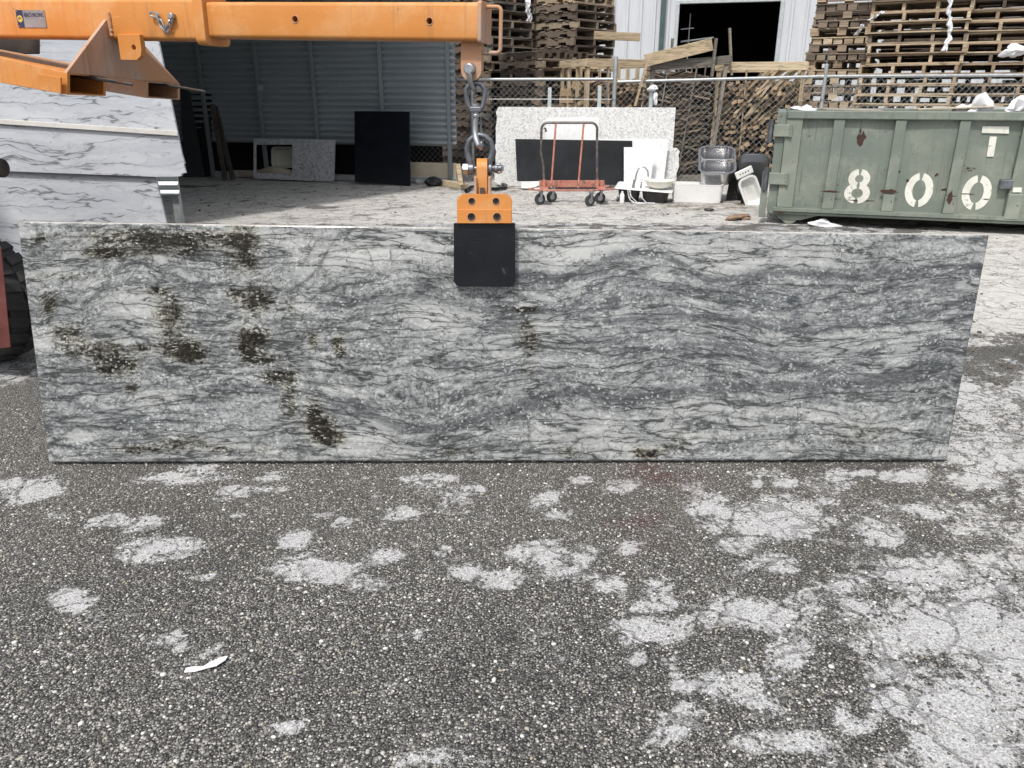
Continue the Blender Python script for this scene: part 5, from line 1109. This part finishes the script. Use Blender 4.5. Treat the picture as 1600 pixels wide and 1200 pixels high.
stack(at(893, 14.3), 14.5, 43, 2.75, 'old', ['notch'], HS, 'tall stack in front of the white building', GL, 124, (.02, 0), ('fresh', .15))
stack(at(768, 14.2), 14.4, 44, 2.75, 'old', ['notch'], HS, 'dark stack behind the boom handle', GL, 124, (.02, 0), ('grey', .3))
stack(at(822, 15.9), 15.9, 44, 2.9, 'old', ['notch'], HS, 'farthest dark stack between two others', GL, 124, (.02, 0), ('grey', .3))
# deeper rows of the pallet yard, a mass behind the stacks one can tell apart
def rear(x, y, rot, zmax, key, w_, d_, name, label):
    mb = MB(); z = 0
    while z < zmax:
        mb.M = Matrix.Translation((x + random.uniform(-.05, .05), y + random.uniform(-.05, .05), z)) @ Matrix.Rotation(R(rot) + random.uniform(-.05, .05), 4, 'Z')
        for k in range(4): mb.box((-w_ / 2 + .03 + (w_ - .06) * k / 3, 0, .063), (.042, d_, .09))
        for k in range(6): mb.box((0, -d_ / 2 + .05 + (d_ - .1) * k / 5, .118), (w_, .12, .018)); mb.box((0, -d_ / 2 + .05 + (d_ - .1) * k / 5, .009), (w_, .10, .018))
        z += .131
    mb.M = Matrix.Identity(4); mb.solo(name, M['old_wood'], label, 'pallets', None, False, 0, 'stuff')
rear(at(1440, 13.3), 13.3, -29, 2.5, 'old', 1.3, 1.05, 'pallet_mass', 'dark rear pallets glimpsed through the pale middle stack')
rear(at(1570, 12.9), 12.9, -29, 2.5, 'old', 1.4, 1.05, 'pallet_mass', 'dark rear pallets glimpsed through the rightmost pale stack')
rear(at(1660, 13.2), 13.2, -29, 2.5, 'old', 1.4, 1.05, 'pallet_mass', 'dark rear pallets beyond the right picture edge')
rear(at(1310, 14.0), 14.0, -24, 2.3, 'old', 1.0, 1.0, 'pallet_mass', 'dark rear pallets behind the mixed block stack')
rear(at(735, 14.6), 14.8, 44, 2.7, 'old', 1.1, 1.1, 'pallet_mass', 'dark rear pallets left of the boom handle')
rear(at(860, 16.4), 16.4, 40, 2.6, 'old', 1.2, 1.1, 'pallet_mass', 'dark rear pallets between the left stacks')
rear(at(1010, 14.0), 14.0, 10, 1.25, 'old', 1.6, 1.1, 'pallet_mass', 'low dark pallets behind the scrap crates')
# plastic film on the stacks
def ribbon(pts, wd, name, label):
    mb = MB(); vs = []; fs = []; n = 5
    for i, p in enumerate(pts):
        for k in range(n): vs.append(Vector(p) + Vector((wd * (k / (n - 1) - .5) * random.uniform(.6, 1.1), .02 * math.sin(k * 2.4 + i * 1.7) + random.uniform(-.012, .012), random.uniform(-.01, .01))))
    for i in range(len(pts) - 1):
        for k in range(n - 1): a = i * n + k; fs.append((a, a + 1, a + n + 1, a + n))
    o = mb.add(vs, fs).solo(name, M['plastic'], label, 'plastic film', None, True); m = o.modifiers.new('thick', 'SOLIDIFY'); m.thickness = .003
def line(a, b, n): return [a.lerp(b, k / n) + Vector((random.uniform(-.015, .015), 0, 0)) for k in range(n + 1)]
ribbon(line(U(824, 0, 13.35), U(828, 36, 13.4), 10), .09, 'plastic_film', 'white plastic film hanging from the dark left stacks')
ribbon(line(U(1484, -6, 11.1), U(1484, 50, 11.05), 10) + line(U(1485, 56, 11.05), U(1476, 80, 11.0), 5), .07, 'plastic_film', 'long strip of torn film between the two pale pallet stacks')
ribbon(line(U(1358, 32, 11.15), U(1380, 18, 11.1), 6), .07, 'plastic_film', 'torn film at the left corner of the pale middle stack')
ribbon(line(U(1338, 56, 11.4), U(1348, 38, 11.3), 5), .06, 'plastic_film', 'small film shred beside the mixed block stack')
c = U(1583, 80, 10.95); lump((c.x, c.y, c.z), .085, 30, (1.1, .5, .7), 3, .8).solo('plastic_film', M['plastic'], 'crumpled film ball stuck in the rightmost pale stack', 'plastic film', None, True)
for k, (px, py) in enumerate(((1460, 148), (1520, 142), (1560, 140), (1540, 155), (1440, 130), (1590, 130))):
    c = U(px, py, 12.9); MB().box(c, (.42, .06, .10), (0, 0, R(-28))).solo('white_carton', M['plastic'], ['white carton seen low through the middle stack', 'white carton through the rightmost stack, upper left', 'white carton through the rightmost stack, beside the film', 'lowest white carton seen through the rightmost stack', 'small white carton behind the fence rail', 'white carton at the right picture edge behind the pallets'][k], 'carton', None, False, .004)

# ------------------------------------------------------------------ wooden crates full of scrap
def crate(x, y, rot, w_, d_, h_, label, lean=0, rails=((.0, .10),), slats=3, mat='crate_wood'):
    r = thing('timber_crate', label, 'crate', (x, y, 0), R(rot)); m = M[mat]
    def pc(name, a, b, ww, hh, up=Vector((0, 0, 1))):
        a, b = Vector(a), Vector(b); L = (b - a).length; me = MB().box((0, 0, 0), (L, ww, hh)).mesh(name, m); o = link(name, me, r); o.matrix_local = Matrix.Translation((a + b) / 2) @ frame(a, b, up).to_3x3().to_4x4(); bev(o, .003, 1)
    for sx_ in (-1, 1):
        for sy_ in (-1, 1):
            pc('corner_post', (sx_ * w_ / 2 + random.uniform(-.02, .02), sy_ * d_ / 2, 0), (sx_ * w_ / 2 + lean * h_, sy_ * d_ / 2, h_ - (0 if sx_ > 0 else lean * 1.2)), .05, .075, Vector((0, 1, 0)))
    zl_, zr_ = h_ - .05 - lean * 1.2, h_ - .05
    for sy_ in (-1, 1): pc('top_rail', (-w_ / 2 - .04 + lean * h_, sy_ * (d_ / 2 + .045), zl_), (w_ / 2 + .04 + lean * h_, sy_ * (d_ / 2 + .045), zr_), .022, .11)
    for sx_ in (-1, 1): pc('top_rail', (sx_ * (w_ / 2 + .045) + lean * h_, -d_ / 2 - .05, zl_ if sx_ < 0 else zr_), (sx_ * (w_ / 2 + .045) + lean * h_, d_ / 2 + .05, zl_ if sx_ < 0 else zr_), .022, .10)
    for k in range(1, slats):
        xx = -w_ / 2 + w_ * k / slats
        pc('slat', (xx + random.uniform(-.05, .05), d_ / 2 + .01, 0), (xx + lean * h_, d_ / 2 + .01, h_ - .06), .02, .07, Vector((0, 1, 0)))
        if k % 2: pc('slat', (xx + random.uniform(-.06, .06), -d_ / 2 - .01, .2), (xx + lean * h_, -d_ / 2 - .01, h_ - .06), .02, .06, Vector((0, 1, 0)))
    for k in range(1, 3):
        for sx_ in (-1, 1): pc('slat', (sx_ * (w_ / 2 + .01), -d_ / 2 + d_ * k / 3, 0), (sx_ * (w_ / 2 + .01) + lean * h_, -d_ / 2 + d_ * k / 3, h_ - .06), .06, .02, Vector((0, 1, 0)))
    pc('floor_skid', (-w_ / 2, -d_ / 2 + .05, .05), (w_ / 2, -d_ / 2 + .05, .05), .08, .09)
    pc('floor_skid', (-w_ / 2, d_ / 2 - .05, .05), (w_ / 2, d_ / 2 - .05, .05), .08, .09)
    return r
def scatter(r, meshes, spots, name, label, cat, group, extra=None):
    m = Matrix.Translation(r.location) @ r.rotation_euler.to_matrix().to_4x4()
    for loc, rot in spots:
        o = link(name, random.choice(meshes)); o.matrix_world = m @ Matrix.Translation(loc) @ Euler(rot).to_matrix().to_4x4(); tag(o, label, cat, group)
def chunk(name, d, mat, seed, amp=.2):
    rs = random.Random(seed); x, y, z = d[0] / 2, d[1] / 2, d[2] / 2
    v = [Vector((i * x * rs.uniform(1 - amp, 1), j * y * rs.uniform(1 - amp, 1), k * z * rs.uniform(1 - amp, 1))) for i, j, k in ((-1, -1, -1), (1, -1, -1), (1, 1, -1), (-1, 1, -1), (-1, -1, 1), (1, -1, 1), (1, 1, 1), (-1, 1, 1))]
    return MB().hexa(v).mesh(name, mat)
u = random.uniform
# crate with lumber ends
yc = 12.0; c3 = crate(at(1186, yc), yc, -16, 1.12, 1.0, 1.60, 'yellow crate packed with sawn lumber ends beside the green container', 0, slats=3)
off = [chunk('lumber_offcut', (.085, .45, .045), M['firewood'], i, .22) for i in range(8)] + [chunk('lumber_offcut', (.065, .45, .06), M['firewood'], 20 + i, .25) for i in range(6)]
sp = []
for j in range(17):
    for i in range(12):
        if random.random() < .06: continue
        sp.append(((-.50 + .091 * i + u(-.02, .02), -.30 + u(-.14, .10), .16 + .073 * j + u(-.015, .015)), (u(-.12, .12), u(-.55, .55), u(-.25, .25))))
scatter(c3, off, sp, 'lumber_offcut', 'sawn lumber offcut lying end on in the crate beside the container', 'offcut', 'lumber offcuts in the crate by the container')
lb = [board_x('scrap_board', .85, .075, .03, M['crate_wood'], 40 + i) for i in range(4)]
scatter(c3, lb, [((-.25 + .055 * i + u(-.02, .02), -.44 + u(-.04, .06), 1.18 + u(-.05, .05)), (u(-.25, .25), R(-50 + u(-9, 9)), R(u(-16, 16)))) for i in range(13)], 'scrap_board', 'pale board slanting across the top of the lumber crate', 'board', 'slanted boards on the lumber crate')
MB().box((0, .12, .75), (1.05, .5, 1.25)).part('crate_fill', M['firewood'], None) if False else None
rest = MB()
for j in range(15):
    for i in range(9): rest.box((-.46 + .115 * i + u(-.02, .02), .22 + u(-.05, .05), .17 + .08 * j), (.105, .45, .072), (u(-.1, .1), u(-.4, .4), u(-.2, .2)))
o = link('lumber_heap', rest.mesh('lumber_heap', M['firewood'])); o.matrix_world = Matrix.Translation(c3.location) @ c3.rotation_euler.to_matrix().to_4x4(); tag(o, 'deeper lumber offcuts filling the back of the crate by the container', 'lumber', kind='stuff')
# crate with bark strips
yc = 12.0; c2 = crate(at(1062, yc), yc, -8, .98, .9, 1.68, 'leaning grey crate with a tilted top board, full of bark strips', .06, slats=5, mat='grey_wood')
bk = [chunk('bark_strip', (u(.28, .5), .075, .024), M['bark'], 60 + i, .25) for i in range(8)]
sp = [((u(-.30, .30), -.36 + u(-.07, .09), .14 + .0047 * i + u(-.01, .01)), (u(-.35, .35), u(-.45, .30), u(-.3, .3))) for i in range(280)]
scatter(c2, bk, sp, 'bark_strip', 'thin dark bark strip in the leaning grey crate', 'bark strip', 'bark strips in the leaning crate')
rest = MB()
for i in range(310): rest.box((u(-.25, .25), u(-.24, .3), .14 + .0042 * i), (u(.4, .7), .12, .024), (u(-.2, .2), u(-.35, .35), u(-.3, .3)))
o = link('bark_heap', rest.mesh('bark_heap', M['bark'])); o.matrix_world = Matrix.Translation(c2.location) @ c2.rotation_euler.to_matrix().to_4x4(); tag(o, 'deeper bark strips filling the leaning grey crate', 'bark', kind='stuff')
tb = [board_x('top_board', 1.15, .16, .03, M['crate_wood'], 77)]
a, b = U(1008, 95, 11.48), U(1113, 69, 11.40); MB().bar(a, b, .03, .16).solo('top_board', M['crate_wood'], 'wide pale plank nailed aslant across the top of the bark crate', 'plank', None, False, .004)
a, b = U(1016, 170, 11.42), U(1014, 88, 11.44); 
for k, (p, q, wd) in enumerate((((992, 166), (1012, 95), .05), ((1112, 120), (1119, 60), .075), ((1046, 118), (1051, 60), .07), ((1143, 118), (1140, 44), .06))):
    MB().bar(U(*q, 11.36 + (.7 if k > 1 else 0)), U(*p, 11.36 + (.7 if k > 1 else 0)), .03, wd, Vector((0, 1, 0))).solo('stake', M['grey_wood'] if k else M['crate_wood'], ['slanted pale stake at the left of the bark crate', 'thick grey stake between the two crates', 'short grey stake against the white siding', 'grey stake end in front of the dark doorway'][k], 'stake', None, False, .003)
# crate with split firewood
yc = 12.4; c1 = crate(at(944, yc), yc + .15, 22, .98, .85, 1.66, 'yellow slatted crate of split firewood beside the tall fence post', 0, slats=3)
fw = [chunk('firewood', (u(.10, .16), u(.16, .26), u(.05, .09)), M['firewood'], 90 + i, .5) for i in range(10)]
sp = []
for j in range(16):
    for i in range(8): sp.append(((-.44 + .125 * i + u(-.04, .04), -.26 + u(-.14, .08), .15 + .078 * j + u(-.02, .02)), (u(-.6, .6), u(-.7, .7), u(-1.2, 1.2))))
for j in range(14):
    for i in range(5): sp.append(((.42 + u(-.05, .03), -.2 + .13 * i, .15 + .085 * j), (u(-.6, .6), u(-.7, .7), u(-1.2, 1.2))))
scatter(c1, fw, sp, 'firewood', 'split firewood piece in the yellow slatted crate', 'firewood', 'firewood in the slatted crate')
rest = MB()
for j in range(13):
    for i in range(7): rest.box((-.40 + .135 * i, .02 + u(-.08, .1), .15 + .096 * j), (.16, .5, .11), (u(-.3, .3), u(-.4, .4), u(-.5, .5)))
o = link('firewood_heap', rest.mesh('firewood_heap', M['firewood'])); o.matrix_world = Matrix.Translation(c1.location) @ c1.rotation_euler.to_matrix().to_4x4(); tag(o, 'deeper split firewood filling the slatted crate', 'firewood', kind='stuff')
a, b = U(928, 55, 13.6), U(1000, 58, 13.6); MB().bar(a, b, .06, .12).solo('beam', M['crate_wood'], 'pale squared beam lying on the tall dark pallet stack', 'beam', None, False, .004)

# ------------------------------------------------------------------ white steel building
BY = 18.5; bl, br_ = U(940, 60, BY + .6), U(1300, 60, BY - .6)
buw = (br_ - bl); buw.z = 0; buw.normalize(); bnw = Vector((buw.y, -buw.x, 0))
if bnw.y > 0: bnw = -bnw
bo = Vector((bl.x, bl.y, 0))
def BD(px, py, d=0): p = hit(px, py, bo + bnw * d, bnw); return (p - bo).dot(buw), p.z
def BP(s, z, d=0): return bo + buw * s + DZ * z + bnw * d
bld = thing('warehouse', 'white ribbed steel building with a dark open doorway behind the crates', 'building', bo)
d0, d1 = BD(1060, 40)[0], BD(1216, 40)[0]; dt = BD(1140, 4)[1]; BH = 4.6
def panel(s0, s1, z0_, z1_):
    mb = MB(); vs = []; s = s0; xs_ = []
    while s < s1 - 1e-4:
        e = min(s + .30, s1); xs_ += [(s, 0), (min(s + .215, e), 0), (min(s + .235, e), .030), (min(s + .28, e), .030)]; s += .30
    xs_.append((s1, 0)); vs = [BP(a, z, d) for z in (z0_, z1_) for a, d in xs_]; n = len(xs_)
    return mb.add(vs, [(k, k + 1, n + k + 1, n + k) for k in range(n - 1)])
s = -1.5
for a, b, za, zb_ in ((-1.5, d0, 0, BH), (d0, d1, dt, BH), (d1, (br_ - bl).length + 4, 0, BH)):
    while a < b - .01: e = min(a + 1.2, b); panel(a, e, za, zb_).part('wall_panel', M['siding'], bld); a = e
fr = .08
for a, b in ((d0 - fr, d0), (d1, d1 + fr)): MB().hexa([BP(a, 0, .05), BP(b, 0, .05), BP(b, 0, -.1), BP(a, 0, -.1), BP(a, dt, .05), BP(b, dt, .05), BP(b, dt, -.1), BP(a, dt, -.1)]).part('door_jamb', M['galv'], bld, False, .004)
MB().hexa([BP(d0 - fr, dt, .05), BP(d1 + fr, dt, .05), BP(d1 + fr, dt, -.1), BP(d0 - fr, dt, -.1), BP(d0 - fr, dt + .07, .05), BP(d1 + fr, dt + .07, .05), BP(d1 + fr, dt + .07, -.1), BP(d0 - fr, dt + .07, -.1)]).part('door_head', M['galv'], bld, False, .004)
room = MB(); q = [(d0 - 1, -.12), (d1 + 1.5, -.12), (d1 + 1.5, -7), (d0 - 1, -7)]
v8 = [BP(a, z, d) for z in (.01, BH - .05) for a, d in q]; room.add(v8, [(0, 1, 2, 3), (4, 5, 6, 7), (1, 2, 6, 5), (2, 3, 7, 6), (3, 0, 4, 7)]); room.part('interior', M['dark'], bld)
MB().prism([BP(-1.6, BH, .3), BP((br_ - bl).length + 4.1, BH, .3), BP((br_ - bl).length + 4.1, BH, -7.2), BP(-1.6, BH, -7.2)], DZ * .12).part('roof', M['siding'], bld)
a = BD(1035, 40)[0]; MB().box(BP(a, BH / 2, .075), (.10, .085, BH)).part('downpipe', M['pipe_green'], bld, False, .01)
a = BD(1076, 40); MB().cyl(BP(a[0], 1.2, -.5), BP(a[0], dt - .15, -.5), .012, 6).part('inner_pole', M['galv'], bld)
a = BD(1062, 43); b = BD(1083, 41); MB().cyl(BP(a[0], a[1], -.5), BP(b[0], b[1], -.5), .014, 6).part('inner_rail', M['galv'], bld)
a = BD(1062, 63); b = BD(1115, 56); MB().cyl(BP(a[0], a[1], -.5), BP(b[0] , b[1], -.5), .018, 6).part('inner_rail', M['galv'], bld)

# ------------------------------------------------------------------ litter
def flatsheet(poly, name, label, cat, mat, lift=.004, curl=.01):
    mb = MB(); pts = [G(*p) for p in poly]
    for i, p in enumerate(pts): p.z = lift + curl * abs(math.sin(i * 1.9))
    mb.prism(pts, Vector((0, 0, .0015))).solo(name, mat, label, cat)
flatsheet([(288, 1054), (292, 1049), (303, 1046), (318, 1046), (331, 1039), (344, 1031), (357, 1030), (353, 1036), (339, 1045), (323, 1050), (305, 1053)], 'paper_strip', 'torn white paper strip lying on the dark asphalt in the foreground', 'paper', M['plastic'], .005, .004)
c = G(1287, 353); lump((c.x, c.y, .022), .07, 41, (1.6, .7, .5), 3, .8).solo('crumpled_paper', M['plastic'], 'crumpled white paper under the front edge of the green container', 'litter', None, True)
c = G(1154, 343); lump((c.x, c.y, .022), .085, 42, (1.3, .8, .4), 3, .7).solo('dry_leaf', M['leaf'], 'curled brown leaf scrap on the concrete before the container', 'leaf', None, True)
c = G(1108, 330); lump((c.x, c.y, .015), .03, 43, (1.5, .8, .6), 2, .5).solo('dark_stone', M['steel_dark'], 'small dark clod on the concrete below the apron sink', 'clod')
rs = random.Random(3)
for i in range(60):
    x, y = rs.choice(((rs.uniform(640, 1200), rs.uniform(296, 342)), (rs.uniform(1500, 1600), rs.uniform(370, 620)), (rs.uniform(300, 640), rs.uniform(290, 340))))
    c = G(x, y); r = rs.uniform(.004, .013); m = lump((c.x, c.y, r * .4), r, 100 + i, (1.3, .9, .7), 1, .3)
    if i == 0: deb = MB()
    deb.add(m.v, m.f)
deb.solo('ground_debris', M['crumb'], 'small scattered chips and dirt crumbs across the yard', 'debris', None, False, 0, 'stuff')
